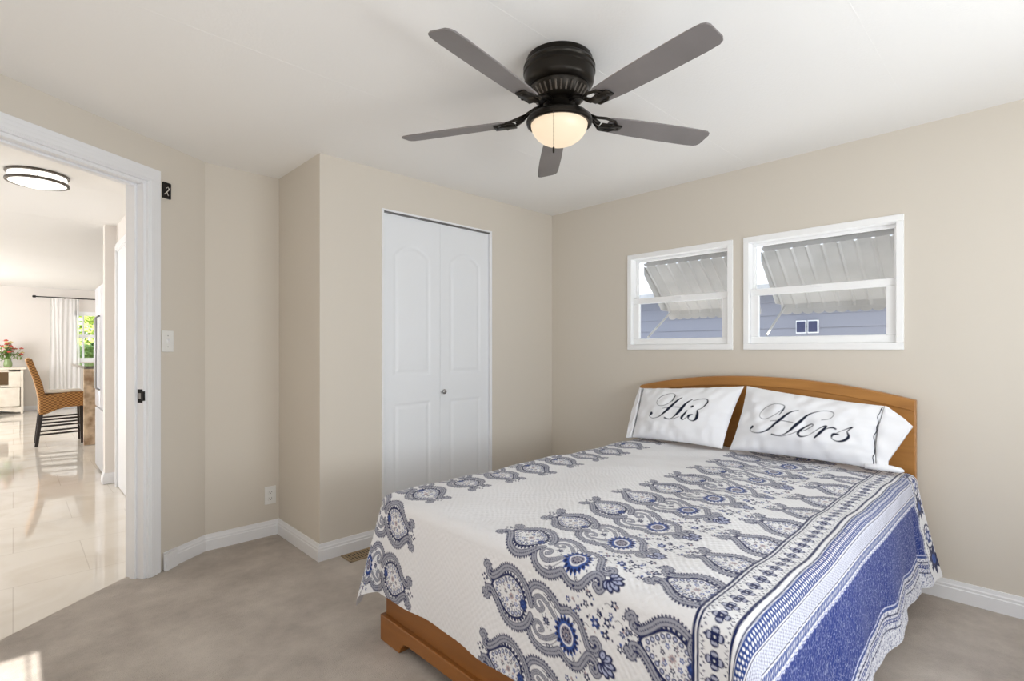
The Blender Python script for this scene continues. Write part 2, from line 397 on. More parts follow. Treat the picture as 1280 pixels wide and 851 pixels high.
def leaf(x0, x1, z0, z1):
    nx, nz = 72, 330
    xs = np.linspace(0, x1-x0, nx); zs = np.linspace(0, z1-z0, nz); X, Z = np.meshgrid(xs, zs, indexing='ij')
    w = x1-x0; mx = .085
    arch = [(mx, 1.02), (w-mx, 1.02), (w-mx, 1.78)] + [(w/2+(w/2-mx)*math.cos(a), 1.78+.070*(math.sin(a)**2)) for a in np.linspace(.25, PI-.25, 13)] + [(mx, 1.78)]
    low = [(mx, .24), (w-mx, .24), (w-mx, .83), (mx, .83)]
    h = np.zeros_like(X)
    for P in (arch, low):
        sd = poly_dist(X, Z, P)*np.where(inside_poly(X, Z, P), -1, 1)      # negative inside
        g = np.interp(sd, [-.045, -.030, -.012, -.006, .004, .010], [0, 0, -.0045, -.005, -.0012, 0])
        h = np.minimum(h, g)
    Y = YB+.016 - h
    N = nx*nz
    vs = np.stack([x0+X, Y, z0+Z], -1).reshape(-1, 3)
    back = np.stack([x0+X, np.full_like(X, YB+.046), z0+Z], -1)
    idx = np.arange(N).reshape(nx, nz)
    F = np.stack([idx[:-1, :-1], idx[1:, :-1], idx[1:, 1:], idx[:-1, 1:]], -1).reshape(-1, 4)
    ring = list(idx[:, 0]) + list(idx[-1, 1:]) + list(idx[-2::-1, -1]) + list(idx[0, -2:0:-1])
    bv = [tuple(back.reshape(-1, 3)[i]) for i in ring]; nr = len(ring)
    mb = MB(); mb.v = [tuple(p) for p in vs] + bv
    mb.f = [tuple(q) for q in F.tolist()] + [(int(ring[i]), N+i, N+(i+1) % nr, int(ring[(i+1) % nr])) for i in range(nr)] + [tuple(range(N, N+nr))]
    return mb
cxm = (CX0+CX1)/2
for a, bq in ((CX0+.004, cxm-.0008), (cxm+.0008, CX1-.005)):
    leaf(a, bq, .012, CZ-.008).build('door_leaf', M['door_white'], dr, autos=35)
m = MB().lathe([(.0001, .03), (.010, .0295), (.0155, .026), (.0165, .021), (.013, .015), (.007, .011), (.007, .002), (.012, 0)], 24)
kb = m.xform(Matrix.Translation((cxm+.022, YB+.018, .905)) @ Matrix.Rotation(PI/2, 4, 'X')).build('door_knob', M['nickel'], dr, smooth=True)
kb['label'] = 'round brushed nickel knob'

# windows in the right wall: outer frame, sliding sashes, glass
def window(name, y0, y1, z0, z1):
    w = empty(name, (XR, (y0+y1)/2, z0)); struct(w); ox, oy, oz = w.location
    def B(m, xa, xb, ya, yb, za, zb): m.box(XR+xa-ox, XR+xb-ox, ya-oy, yb-oy, za-oz, zb-oz)
    m = MB(); t = .012                       # flat drywall-side casing and liner
    B(m, -.012, .09, y0, y0+.032, z0+.036, z1-.034); B(m, -.012, .09, y1-.032, y1, z0+.036, z1-.034); B(m, -.012, .09, y0, y1, z1-.034, z1); B(m, -.012, .09, y0, y1, z0, z0+.036)
    m.build('window_frame', M['vinyl'], w, bevel=.003)
    zm = z0+.345
    m = MB(); a, bq = y0+.032, y1-.032       # upper fixed sash, set back
    B(m, .052, .075, a, a+.018, zm+.012, z1-.052); B(m, .052, .075, bq-.018, bq, zm+.012, z1-.052); B(m, .052, .075, a, bq, z1-.052, z1-.034); B(m, .052, .075, a, bq, zm-.015, zm+.012)
    us = m.build('upper_sash', M['vinyl'], w, bevel=.003)
    m = MB(); B(m, .062, .066, a+.018, bq-.018, zm+.012, z1-.052); m.build('glass_pane', M['glass'], us)
    m = MB()                                  # lower sash, nearer the room
    B(m, .018, .048, a, a+.046, z0+.078, zm-.018); B(m, .018, .048, bq-.046, bq, z0+.078, zm-.018); B(m, .018, .048, a, bq, zm-.018, zm+.022); B(m, .018, .048, a, bq, z0+.036, z0+.078)
    B(m, .010, .018, (a+bq)/2-.03, (a+bq)/2+.03, zm+.006, zm+.022)
    ls = m.build('lower_sash', M['vinyl'], w, bevel=.004)
    m = MB(); B(m, .030, .034, a+.046, bq-.046, z0+.078, zm-.018); m.build('glass_pane', M['glass'], ls)
    return w
window('window_1', *W1); window('window_2', *W2)

# far window in the living room
w3 = empty('window_3', (WX[0], FY, WX[2])); struct(w3)
def B3(m, xa, xb, ya, yb, za, zb): m.box(xa-WX[0], xb-WX[0], ya-FY, yb-FY, za-WX[2], zb-WX[2])
m = MB(); B3(m, WX[0]-.03, WX[0]+.05, -.02+FY, FY+.1, WX[2]-.03, WX[3]+.04); B3(m, WX[1]-.05, WX[1]+.03, FY-.02, FY+.1, WX[2]-.03, WX[3]+.04)
B3(m, WX[0], WX[1], FY-.02, FY+.1, WX[3]-.04, WX[3]+.04); B3(m, WX[0], WX[1], FY-.03, FY+.1, WX[2]-.04, WX[2]+.04)
B3(m, WX[0], WX[1], FY+.02, FY+.08, 1.44, 1.50); B3(m, WX[0]+.14, WX[0]+.17, FY+.03, FY+.06, WX[2], WX[3])
m.build('window_frame', M['vinyl'], w3)
m = MB(); B3(m, WX[0]+.05, WX[1]-.05, FY+.04, FY+.045, WX[2]+.04, WX[3]-.04); m.build('glass_pane', M['glass'], w3)

# yard
struct(MB().box(XR+.13, 30, -25, 2.95, -.6, -.5).build('ground_yard', M['outside']))
struct(MB().box(-20, 25, 14.2, 40, -.6, -.5).build('ground_garden', M['outside']))

# ================================================================== window awnings and the house next door
def corrugated(y0, y1, xa, za, xb, zb, depth=.009, pitch=.082, sheet=.0015, n=5):
    """ribbed sheet running from (xa,za) down to (xb,zb), ribs along the slope"""
    mb = MB(); ny = int((y1-y0)/.005)
    dx, dz = xb-xa, zb-za; l = math.hypot(dx, dz); nx_, nz_ = -dz/l, dx/l
    vs = []
    for i in range(ny+1):
        y = y0+(y1-y0)*i/ny; ph = (y/pitch) % 1.0
        h = depth*(0 if ph < .76 else (math.sin((ph-.76)/.24*PI)))
        for sgn in (0, sheet):
            for (x, z) in ((xa, za), (xb, zb)): vs.append((x-nx_*(h-sgn), y, z-nz_*(h-sgn)))
    fs = []
    for i in range(ny):
        a, b_ = i*4, (i+1)*4
        fs += [(a, a+1, b_+1, b_), (a+2, b_+2, b_+3, a+3), (a, b_, b_+2, a+2), (a+1, a+3, b_+3, b_+1)]
    return mb.add(vs, fs)
def scallop(y0, y1, x, ztop, zbot, r=.031, th=.002):
    n = max(1, round((y1-y0)/(2*r))); w = (y1-y0)/n; mb = MB()
    for i in range(n):
        c = y0+w*(i+.5)
        pts = [(x, c-w/2, ztop), (x, c+w/2, ztop)] + [(x, c+w/2*math.cos(a), zbot+.012-.020*math.sin(a)) for a in np.linspace(0, PI, 9)]
        mb.extrude(pts, (th, 0, 0))
    return mb
def awning(y0, y1, label):
    a = empty('window_awning', (3.36, (y0+y1)/2, 1.86)); off = Matrix.Translation((-3.36, -(y0+y1)/2, -1.86))
    xa, za, xb, zb = XR+.135, 1.800, 3.70, 1.492
    corrugated(y0, y1, xa, za, xb, zb).xform(off).build('main_panel', M['aluminium'], a, autos=40)
    corrugated(y0, y1, XR+.158, 1.93, XR+.162, za+.005).xform(off).build('wall_flashing', M['aluminium'], a, autos=40)
    scallop(y0, y1, xa-.006, za+.024, za+.006, .031).xform(off).build('inner_scallop', M['aluminium'], a)
    corrugated(y0, y1, xb, zb, xb+.004, 1.462, .008).xform(off).build('drop_panel', M['aluminium'], a, autos=40)
    scallop(y0, y1, xb+.008, 1.47, 1.432).xform(off).build('scalloped_valance', M['aluminium'], a)
    for y in (y0, y1):
        MB().extrude([(xa, y, za), (xa+.002, y, za-.06), (xb-.1, y, zb-.0), (xb, y, zb)], (0, .004, 0)).xform(off).build('side_wing', M['aluminium'], a)
    for y in (y0+.03, y1-.03):
        MB().tube([(XR+.135, y, 1.28), (xb-.03, y, zb-.02)], .007, 8).xform(off).build('support_arm', M['aluminium'], a)
    tag(a, label, 'awning', 'window awnings'); return a
awning(1.36, 2.055, 'ribbed white metal awning outside the smaller window, left')
awning(.40, 1.225, 'ribbed white metal awning outside the wider window, right')

nh = empty('neighbour_house', (8.0, 2.0, -.5))
m = MB(); m.box(0, 4, -7, 6, 0, 2.55)
for k in range(13): m.extrude([(0, -7, .1+k*.19), (-.018, -7, .1+k*.19), (-.002, -7, .28+k*.19)], (0, 13, 0))
m.build('siding_wall', M['siding'], nh)
m = MB().extrude([(-.35, -7.3, 2.50), (-.35, -7.3, 2.62), (2, -7.3, 3.1), (4.3, -7.3, 2.62), (4.3, -7.3, 2.5)], (0, 13.6, 0)); m.build('roof', M['aluminium'], nh)
for yc in (.375, .225):
    f = MB(); f.box(-.05, 0, yc-.065, yc+.065, 1.92, 2.10)
    f = f.build('window_frame', M['vinyl'], nh); MB().box(-.06, -.045, yc-.055, yc+.055, 1.935, 2.085).build('window_pane', M['dark_glass'], f)
tag(nh, 'grey blue sided house across the yard, seen through the lower panes', 'house')

# ================================================================== bed
BX0, BX1, BY0, BY1, BZ = 1.085, 3.10, .42, 1.92, .60
bed = empty('bed_frame', (2.1, 1.185, 0)); boff = Matrix.Translation((-2.1, -1.185, 0))
tag(bed, 'honey oak bed with arched headboard against the window wall', 'bed')
hy0, hy1 = .432, 1.952
def head_top(y): u = (y-(hy0+hy1)/2)/((hy1-hy0)/2); return .945+.088*(1-abs(u)**2.1)
ys = np.linspace(hy0, hy1, 33)
poly = [(3.135, hy0, .05), (3.135, hy1, .05)] + [(3.135, y, head_top(y)) for y in ys[::-1]]
hb = MB().extrude(poly, (.045, 0, 0)).xform(boff).build('headboard', M['oak'], bed, bevel=.004)
poly = [(3.127, y, head_top(y)-.055) for y in ys] + [(3.127, y, head_top(y)-.004) for y in ys[::-1]]
MB().extrude(poly, (.009, 0, 0)).xform(boff).build('top_moulding', M['oak'], hb, bevel=.003)
fx = 1.085
poly = [(fx+.018, .49, .06), (fx+.018, 1.885, .06), (fx+.018, 1.885, .40), (fx+.018, .49, .40)]
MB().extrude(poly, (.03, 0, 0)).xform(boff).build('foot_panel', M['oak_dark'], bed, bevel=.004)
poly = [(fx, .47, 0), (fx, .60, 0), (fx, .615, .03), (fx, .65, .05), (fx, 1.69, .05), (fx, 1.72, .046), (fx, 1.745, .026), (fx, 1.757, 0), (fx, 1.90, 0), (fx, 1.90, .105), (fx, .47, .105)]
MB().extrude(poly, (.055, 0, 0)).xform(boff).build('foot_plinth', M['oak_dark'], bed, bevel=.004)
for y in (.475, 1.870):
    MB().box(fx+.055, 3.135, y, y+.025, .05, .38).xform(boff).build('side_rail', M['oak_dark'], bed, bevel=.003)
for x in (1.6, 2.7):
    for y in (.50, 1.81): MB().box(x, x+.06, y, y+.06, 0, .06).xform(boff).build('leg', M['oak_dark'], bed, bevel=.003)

# ---- bedspread: quilt coordinates (S along the bed, T across), draped over the mattress edge
P = .2135                         # pitch of the printed motifs
NAVY = lin((31, 38, 80)); BLUE = lin((54, 82, 152)); GREY = lin((128, 130, 146)); WHITE = lin((228, 228, 231)); PINK = lin((178, 160, 162)); ROYAL = lin((22, 47, 120)); PALE = lin((196, 200, 222))
re_ = .045
sx0, ty0, ty1 = BX0+re_, BY0+re_, BY1-re_
S = np.concatenate([np.arange(.715, 1.75, .0023), np.arange(1.75, 2.35, .003), np.arange(2.35, BX1+.001, .004)])
Tq = np.concatenate([np.arange(-.025, 1.30, .0023), np.arange(1.30, 1.66, .003), np.arange(1.66, 2.20, .0026), [2.2, 2.22, 2.25, 2.28, 2.31, 2.33]])
nS, nT = len(S), len(Tq)
SS, TT = np.meshgrid(S, Tq, indexing='ij')
col = np.empty((nS, nT, 3)); col[:] = WHITE

class Paint:
    """paints smooth-edged shapes on a block of quilt vertices in motif coordinates"""
    def __init__(self, u, v, c, aa=.0022): self.u, self.v, self.c, self.aa = u, v, c, aa
    def _mix(self, a, colour): self.c[...] = self.c*(1-a[..., None])+np.asarray(colour)*a[..., None]
    def cover(self, d): return np.clip(.5-d/self.aa, 0, 1)
    def fill(self, Pg, colour):
        d = poly_dist(self.u, self.v, Pg)*np.where(inside_poly(self.u, self.v, Pg), -1, 1); self._mix(self.cover(d), colour)
    def stroke(self, Pg, w, colour, closed=False): self._mix(self.cover(poly_dist(self.u, self.v, Pg, closed)-w/2), colour)
    def dot(self, cu, cv, r, colour, e=1.0): self._mix(self.cover((np.hypot((self.u-cu)/e, self.v-cv)-r)), colour)
    def ring(self, cu, cv, r, w, colour): self._mix(self.cover(abs(np.hypot(self.u-cu, self.v-cv)-r)-w/2), colour)
    def beads(self, Pg, step, r, colour, closed=False, off=0, side=1):
        Q = list(Pg)+([Pg[0]] if closed else []); left = step/2; d = np.full(self.u.shape, 9.0)
        for (ax, ay), (bx, by) in zip(Q[:-1], Q[1:]):
            l = math.hypot(bx-ax, by-ay)
            if l < 1e-9: continue
            tx, ty = (bx-ax)/l, (by-ay)/l; x = left
            while x < l:
                d = np.minimum(d, np.hypot(self.u-(ax+tx*x-ty*off*side), self.v-(ay+ty*x+tx*off*side))); x += step
            left = x-l
        self._mix(self.cover(d-r), colour)
    def flower(self, cu, cv, r, n, c1, c2):
        th = np.arctan2(self.v-cv, self.u-cu); rr = np.hypot(self.u-cu, self.v-cv)
        self._mix(self.cover(rr-r*(.80+.2*np.cos(n*th))), c1); self.dot(cu, cv, r*.34, c2)
def smooth(pts, n=5, closed=False):
    P_ = [np.array(p, float) for p in pts]; N = len(P_); out = []
    for i in range(N if closed else N-1):
        p0 = P_[(i-1) % N] if closed or i > 0 else P_[0]; p1 = P_[i]; p2 = P_[(i+1) % N]; p3 = P_[(i+2) % N] if closed or i+2 < N else P_[-1]
        for k in range(n):
            t = k/n; out.append(tuple(.5*((2*p1)+(p2-p0)*t+(2*p0-5*p1+4*p2-p3)*t*t+(3*p1-p0-3*p2+p3)*t**3)))
    if not closed: out.append(tuple(P_[-1]))
    return out
def band(p, pts, side, w=.0165):
    p.stroke(pts, w+.005, NAVY); p.stroke(pts, w, GREY*.8+WHITE*.2); p.beads(pts, .0075, .0018, NAVY)
    p.stroke([(a, b_) for a, b_ in pts], .0008, NAVY)
    p.beads(pts, .0085, .0030, NAVY, off=w/2+.0045, side=side)
rng = random.Random(4)
def teardrop(p, u0, seed, hw=.083):
    """printed paisley drop: pointed end at u0, round end near u0+.19"""
    r = random.Random(seed)
    up = smooth([(u0-.015, .040), (u0-.003, .050), (u0+.004, .036), (u0-.002, .024), (u0+.018, .020), (u0+.045, .040), (u0+.075, hw-.012), (u0+.110, hw-.002), (u0+.145, hw-.014), (u0+.172, .045), (u0+.185, .016)], 4)
    dn = [(a, -b_) for a, b_ in up]
    inner = smooth([(u0+.020, 0), (u0+.055, .034), (u0+.085, .055), (u0+.115, .057), (u0+.148, .040), (u0+.160, .012), (u0+.160, -.012), (u0+.148, -.040), (u0+.115, -.057), (u0+.085, -.055), (u0+.055, -.034)], 3, True)
    p.fill(inner, WHITE); p.stroke(inner, .0075, NAVY, True); p.beads(inner, .012, .0045, NAVY, True, off=.006, side=1)
    small = [((a-u0-.105)*.80+u0+.105, b_*.80) for a, b_ in inner]
    p.beads(small, .0165, .0066, NAVY*.8+BLUE*.2, True); p.beads(small, .0165, .0034, PALE, True)
    tiny = [((a-u0-.105)*.62+u0+.105, b_*.62) for a, b_ in inner]
    p.beads(tiny, .0105, .0022, NAVY, True)
    cu = u0+.105
    for a in range(7):
        an = a*2*PI/7+.3; p.flower(cu+.025*math.cos(an), .026*math.sin(an), .0072, 5, NAVY if a % 2 else BLUE, WHITE)
    for k in range(26): p.dot(cu+r.uniform(-.035, .032), r.uniform(-.034, .034), r.uniform(.0012, .0026), PINK if k % 3 else NAVY)
    p.flower(cu, 0, .011, 8, PINK, GREY); p.dot(u0+.155, 0, .014, NAVY*.6+BLUE*.4); p.flower(u0+.155, 0, .008, 4, BLUE, NAVY)
    band(p, up, 1); band(p, dn, -1)
    p.flower(u0-.006, .004, .0075, 5, NAVY, GREY)
    for q in ((-.018, .010), (-.018, -.006), (-.028, .002), (-.012, -.016)): p.dot(u0+q[0], q[1], .004, NAVY)
    p.beads([(u0+.004, .006), (u0+.022, .0)], .006, .0025, NAVY)
def motifB(p, seed):
    r = random.Random(seed)
    # double lobed body
    body = smooth([(.225, 0), (.222, .040), (.245, .075), (.285, .085), (.325, .068), (.342, .056), (.375, .070), (.412, .056), (.430, .025), (.438, .0), (.430, -.025), (.412, -.056), (.375, -.070), (.342, -.056), (.325, -.068), (.285, -.085), (.245, -.075), (.222, -.040)], 3, True)
    p.fill(body, WHITE)
    for sg in (1, -1):
        e = smooth([(.226, .030*sg), (.228, .058*sg), (.250, .080*sg), (.288, .085*sg), (.325, .068*sg), (.343, .056*sg), (.375, .070*sg), (.410, .058*sg), (.428, .030*sg), (.444, .008*sg), (.466, .010*sg), (.478, .028*sg), (.468, .042*sg), (.456, .036*sg)], 4)
        sp_ = smooth([(.330, .020*sg), (.300, .045*sg), (.270, .056*sg), (.248, .042*sg), (.252, .022*sg), (.270, .018*sg), (.280, .030*sg), (.268, .038*sg)], 4)
        p.stroke(sp_, .0135, NAVY); p.stroke(sp_, .0095, GREY*.7+WHITE*.3); p.beads(sp_, .006, .0015, NAVY)
        p.stroke(smooth([(.335, .030*sg), (.31, .058*sg), (.28, .070*sg)], 4), .002, NAVY)
        p.flower(.300, .066*sg, .007, 5, NAVY, WHITE); p.flower(.392, .050*sg, .006, 5, NAVY, WHITE)
        for k in range(9): p.dot(r.uniform(.285, .345), sg*r.uniform(.050, .072), .002, NAVY)
        for k in range(8): p.dot(r.uniform(.395, .425), sg*r.uniform(.01, .05), .0022, NAVY)
        band(p, e, sg)
    p.flower(.292, 0, .013, 7, NAVY, GREY)
    for k in range(8): p.dot(r.uniform(.262, .318), r.uniform(-.018, .018), .002, NAVY)
    # rosette
    cu, cv = .366, 0; th = np.arctan2((p.v-cv)*.84, p.u-cu); rr = np.hypot(p.u-cu, (p.v-cv)*.84)
    p._mix(p.cover(rr-.0445*(.90+.10*np.cos(18*th))), BLUE)
    p._mix(p.cover(np.maximum(abs(rr-.034)-.0045, .0035-abs(((th*18/(2*PI)) % 1)-.5)*.02)), NAVY)
    p._mix(p.cover(abs(rr-.0215)-.0022), WHITE); p._mix(p.cover(rr-.0185), GREY*.7+PINK*.3)
    for a in range(10): p.dot(cu+.014*math.cos(a*PI/5), .0165*math.sin(a*PI/5), .0032, NAVY)
    p.dot(cu, 0, .006, NAVY); p.dot(cu, 0, .003, PALE)
    # fleur at the end
    for an, ln in ((-1.25, .030), (-.75, .040), (-.30, .048), (.14, .050), (.58, .045), (1.05, .034)):
        ca, sa = math.cos(an), math.sin(an); du, dv = p.u-.478, p.v
        x = du*ca+dv*sa-ln*.62; y = -du*sa+dv*ca
        q = np.hypot(x/(ln*.46), y/.0105)
        p._mix(np.clip((1.12-q)*5, 0, 1), NAVY); p._mix(np.clip((.72-q)*5, 0, 1), PALE*.7+BLUE*.3); p._mix(np.clip((.26-q)*5, 0, 1), NAVY)
    # little flowers between the drops
    p.flower(.462, .086, .0165, 6, NAVY*.4+BLUE*.6, PALE); p.flower(.405, .094, .010, 5, NAVY*.6+BLUE*.4, PINK)
    for cu, cv, rr_ in ((.44, -.066, .009), (.495, .070, .009), (.52, -.055, .010), (.43, .118, .008), (.50, .105, .010), (.54, .062, .008), (.475, -.10, .008), (.37, .10, .007), (.545, .10, .007), (.51, -.085, .006)):
        p.flower(cu, cv, rr_*1.3, 5, NAVY if rr_ > .0075 else NAVY*.5+BLUE*.5, WHITE)
    for k in range(34):
        p.dot(r.uniform(.38, .56), r.choice((-1, 1))*r.uniform(.052, .11), r.uniform(.0022, .0045), NAVY if k % 3 else (BLUE if k % 2 else PINK))
    for k in range(6):
        a_, b_ = r.uniform(.42, .55), r.choice((-1, 1))*r.uniform(.06, .1); p.stroke(smooth([(a_, b_), (a_+.010, b_+.007), (a_+.022, b_+.002)], 3), .0016, NAVY)
    teardrop(p, .048, seed)
def motifC(p, seed):
    teardrop(p, .575, seed+50, .080)
    for sg in (1, -1):
        e = smooth([(.755, .018*sg), (.735, .022*sg), (.722, .040*sg), (.727, .062*sg), (.750, .078*sg)], 4); band(p, e, -sg, .012)
    p.flower(.738, 0, .014, 4, BLUE, NAVY)
    p.flower(.560, .0, .008, 5, NAVY, PALE); p.flower(.548, .030, .007, 5, NAVY, WHITE)

def block(sa, sb, ta, tb):
    i0, i1 = np.searchsorted(S, (sa, sb)); j0, j1 = np.searchsorted(Tq, (ta, tb)); return slice(i0, i1), slice(j0, j1)
TIP = 1.27
for k in range(-3, 10):
    sk = 1.19+P*k
    if sk < .55 or sk > 3.15: continue
    a, b_ = block(sk-.24, sk+.14, .68, 1.30)
    if SS[a, b_].size:
        u = TIP-TT[a, b_]; c = col[a, b_]; motifB(Paint(u, SS[a, b_]-sk+.16*u, c), 3)
    a, b_ = block(sk-.14, sk+.17, .48, .76)
    if SS[a, b_].size:
        u = TIP-TT[a, b_]; motifC(Paint(u, SS[a, b_]-sk-.022+.10*(u-.58), col[a, b_]), 3)
    a, b_ = block(sk-.14, sk+.26, 1.58, 2.24)
    if SS[a, b_].size:
        u = TT[a, b_]-1.62; motifB(Paint(u, -(SS[a, b_]-sk-.01)+.16*u, col[a, b_]), 3)
# border bands down the right side, measured as distance x from the outer line
tb_ = .545+.022*np.clip((SS-1.2)/.8, -.5, 1)
x = tb_-TT; ss = SS
def mixm(maskd, colour, aa=.0022):
    a = np.clip(.5-maskd/aa, 0, 1)[..., None]; col[...] = col*(1-a)+np.asarray(colour)*a
def bandfill(a, b_, colour): mixm(np.maximum(a-x, x-b_), colour)
bandfill(-.003, .9, WHITE)
bandfill(-.004, .003, NAVY); bandfill(.007, .012, NAVY)
# diamond flowers with little scroll edges
ph = ((ss/.050) % 1 - .5)*.050; dv_ = x-.047
th = np.arctan2(dv_, ph); rr = np.hypot(ph, dv_)
inb = np.maximum(.013-x, x-.081)
mixm(np.maximum(rr-.022*(.55+.45*np.abs(np.cos(2*th))**.7), inb), NAVY)
mixm(np.maximum(np.abs(rr-.0135)-.0035, (.55-np.abs(np.cos(2*th)))*.03), PALE*.55+GREY*.45)
mixm(rr-.0022, WHITE)
sc_ = np.minimum(np.abs(x-.020-.004*np.sin(ss*2*PI/.016)), np.abs(x-.074-.004*np.sin(ss*2*PI/.016)))
mixm(np.maximum(sc_-.0022, np.cos(ss*2*PI/.009)*.003), NAVY)
bandfill(.082, .090, NAVY); bandfill(.101, .105, NAVY)
bandfill(.107, .146, BLUE*.55+NAVY*.45)
for off, r_ in ((.116, .0052), (.128, .0062), (.139, .004)):
    pp = (((ss+off*2)/.0135) % 1-.5)*.0135; mixm(np.hypot(pp*1.25, x-off)-r_*.8, WHITE)
bandfill(.150, .1535, NAVY)
lat = np.sin((ss+x*.7)*2*PI/.021)*np.sin((ss*.6-x*1.2)*2*PI/.019)
bandfill(.1535, .199, PALE*.6+WHITE*.4)
mixm(np.maximum(np.maximum(.157-x, x-.196), (np.abs(lat)-.28)*.012), PALE*.2+GREY*.8)
bandfill(.199, .2025, NAVY)
pp = (((ss+x*.9)/.0125) % 1-.5)*.0125
mixm(np.maximum(np.maximum(.207-x, x-.232), np.abs(np.hypot(pp, (x-.2195)*.45)-.0048)-.0022), BLUE*.7+NAVY*.3)
wv = .241+.0025*np.sin(ss*2*PI/.031)
mixm(np.maximum(wv-.004-x, x-.9), ROYAL); mixm(np.abs(x-wv)-.0022, PALE)
# blue field: fine pale squiggles on royal blue
nr = np.random.RandomState(5)
field = np.zeros_like(x)
for k in range(46):
    an = nr.uniform(0, 2*PI); fr = nr.uniform(38, 92); field += np.cos((ss*math.cos(an)+x*math.sin(an))*2*PI*fr+nr.uniform(0, 6.28))
field /= 4.8
low = .455+.010*np.sin(ss*2*PI/.33+1.0)
inf_ = np.maximum(wv+.006-x, x-low)
mixm(np.maximum(inf_, (np.abs(field)-.10)*.008), PALE*.75+BLUE*.25)
# wavy lower bands to the hem
y_ = x-low
def lowfill(a, b_, colour): mixm(np.maximum(a-y_, y_-b_), colour)
lowfill(0, .005, PALE); lowfill(.005, .016, BLUE*.6+NAVY*.4); lowfill(.016, .9, WHITE*.72+PALE*.2)
mixm(np.maximum(.018-y_, (np.abs(np.sin(ss*2*PI/.020+field)*1.1)-.40)*.008), BLUE*.45+NAVY*.55)
lowfill(.030, .036, NAVY); lowfill(.044, .058, ROYAL)
mixm(np.maximum(np.maximum(.044-y_, y_-.058), np.hypot(((ss/.014) % 1-.5)*.014, y_-.051)-.0035), WHITE)
lowfill(.075, .080, NAVY)
# at the head end the quilt folds and shows the white printed part again
hx = SS-2.955-.012*np.sin((TT+.3)*2*PI/.09)
mask = np.maximum(-hx, TT-.44)
mixm(mask, WHITE)
keep = col.copy()
for cy_, cs_ in ((.34, 3.03), (.10, 3.06)):
    a, b_ = block(2.93, 3.11, cy_-.14, cy_+.14); u = cy_+.11-TT[a, b_]
    if SS[a, b_].size:
        pnt = Paint(u, SS[a, b_]-cs_, col[a, b_]); pnt.flower(.15, .0, .062, 7, NAVY, BLUE); pnt.flower(.05, 0, .040, 9, NAVY*.5+BLUE*.5, PALE)
        pnt.ring(.05, 0, .050, .009, NAVY); pnt.beads([(-.02, -.05), (.2, -.05)], .012, .004, NAVY); pnt.beads([(-.02, .055), (.2, .055)], .011, .004, BLUE)
mixm(np.maximum(np.abs(hx)-.007, TT-.46), PALE); mixm(np.maximum(np.abs(hx-.010)-.004+.003*np.sin(TT*2*PI/.015), TT-.46), NAVY)
del keep

# drape
dx = np.maximum(0, sx0-SS); dR = np.maximum(0, ty0-TT); dL = np.maximum(0, TT-ty1); dy = dR+dL
d = np.hypot(dx, dy); dd = np.maximum(d, 1e-9)
ang = np.arctan2(dy, dx); corner = np.where((dx > 0) & (dy > 0), np.sin(2*ang), 0)
nx_ = -dx/dd; ny_ = np.where(TT < 1.2, -dy, dy)/dd
flare = .05+.07*np.where(dR > 0, 1, 0)*np.where(dx > 0, np.sin(ang), 1)+.08*np.where(dL > 0, 1, 0)*np.where(dx > 0, np.sin(ang), 1)+.20*corner
arc = re_*PI/2; dl = np.maximum(0, d-arc)*(1-.05*corner**2); dl = np.minimum(dl, .49-.05*corner)
hor = np.where(d < arc, re_*np.sin(np.minimum(d, arc)/re_), re_+dl*np.sin(flare))
drop = np.where(d < arc, re_*(1-np.cos(np.minimum(d, arc)/re_)), re_+dl*np.cos(flare))
wave = np.clip(dl/.40, 0, 1.3)**1.3
along = np.where(dx > dy, TT, SS)
wv2 = .012*np.sin(along*2*PI/.57+.8)+.003*np.sin(along*2*PI/.21+2.0)
hor = hor+wave*wv2*(1-corner)+wave*corner*.030*np.cos(4*ang-.4)
# the gathered end beside the headboard bulges outwards
gh = np.clip((SS-2.80)/.30, 0, 1)**2*np.where(dR > 0, 1, 0)
hor = hor+gh*wave*.045+np.where(dR > 0, 1, 0)*wave*.020*np.exp(-((SS-2.87)/.03)**2)*-1
Xq = np.maximum(SS, sx0)+nx_*hor; Yq = np.clip(TT, ty0, ty1)+ny_*hor
Zq = BZ-drop
und = .0035*np.sin(SS*9.1+TT*4.2)+.003*np.sin(TT*12.3-SS*5.1+1)+.0025*np.sin(SS*21+TT*17)
pad = .0007*np.sin(SS*2*PI/.026+1.5*np.sin(TT*40))*np.sin(TT*2*PI/.024+1.5*np.sin(SS*37))
Zq = Zq+np.where(d < arc, und+pad, 0)*np.clip(1.2-d/arc, 0, 1)
Xq = Xq-np.where(dx > dy, pad, 0)*np.clip(dl*50, 0, 1); Yq = Yq-np.where(dR > dx, pad, 0)*np.clip(dl*50, 0, 1)
Zq = np.maximum(Zq, .012)
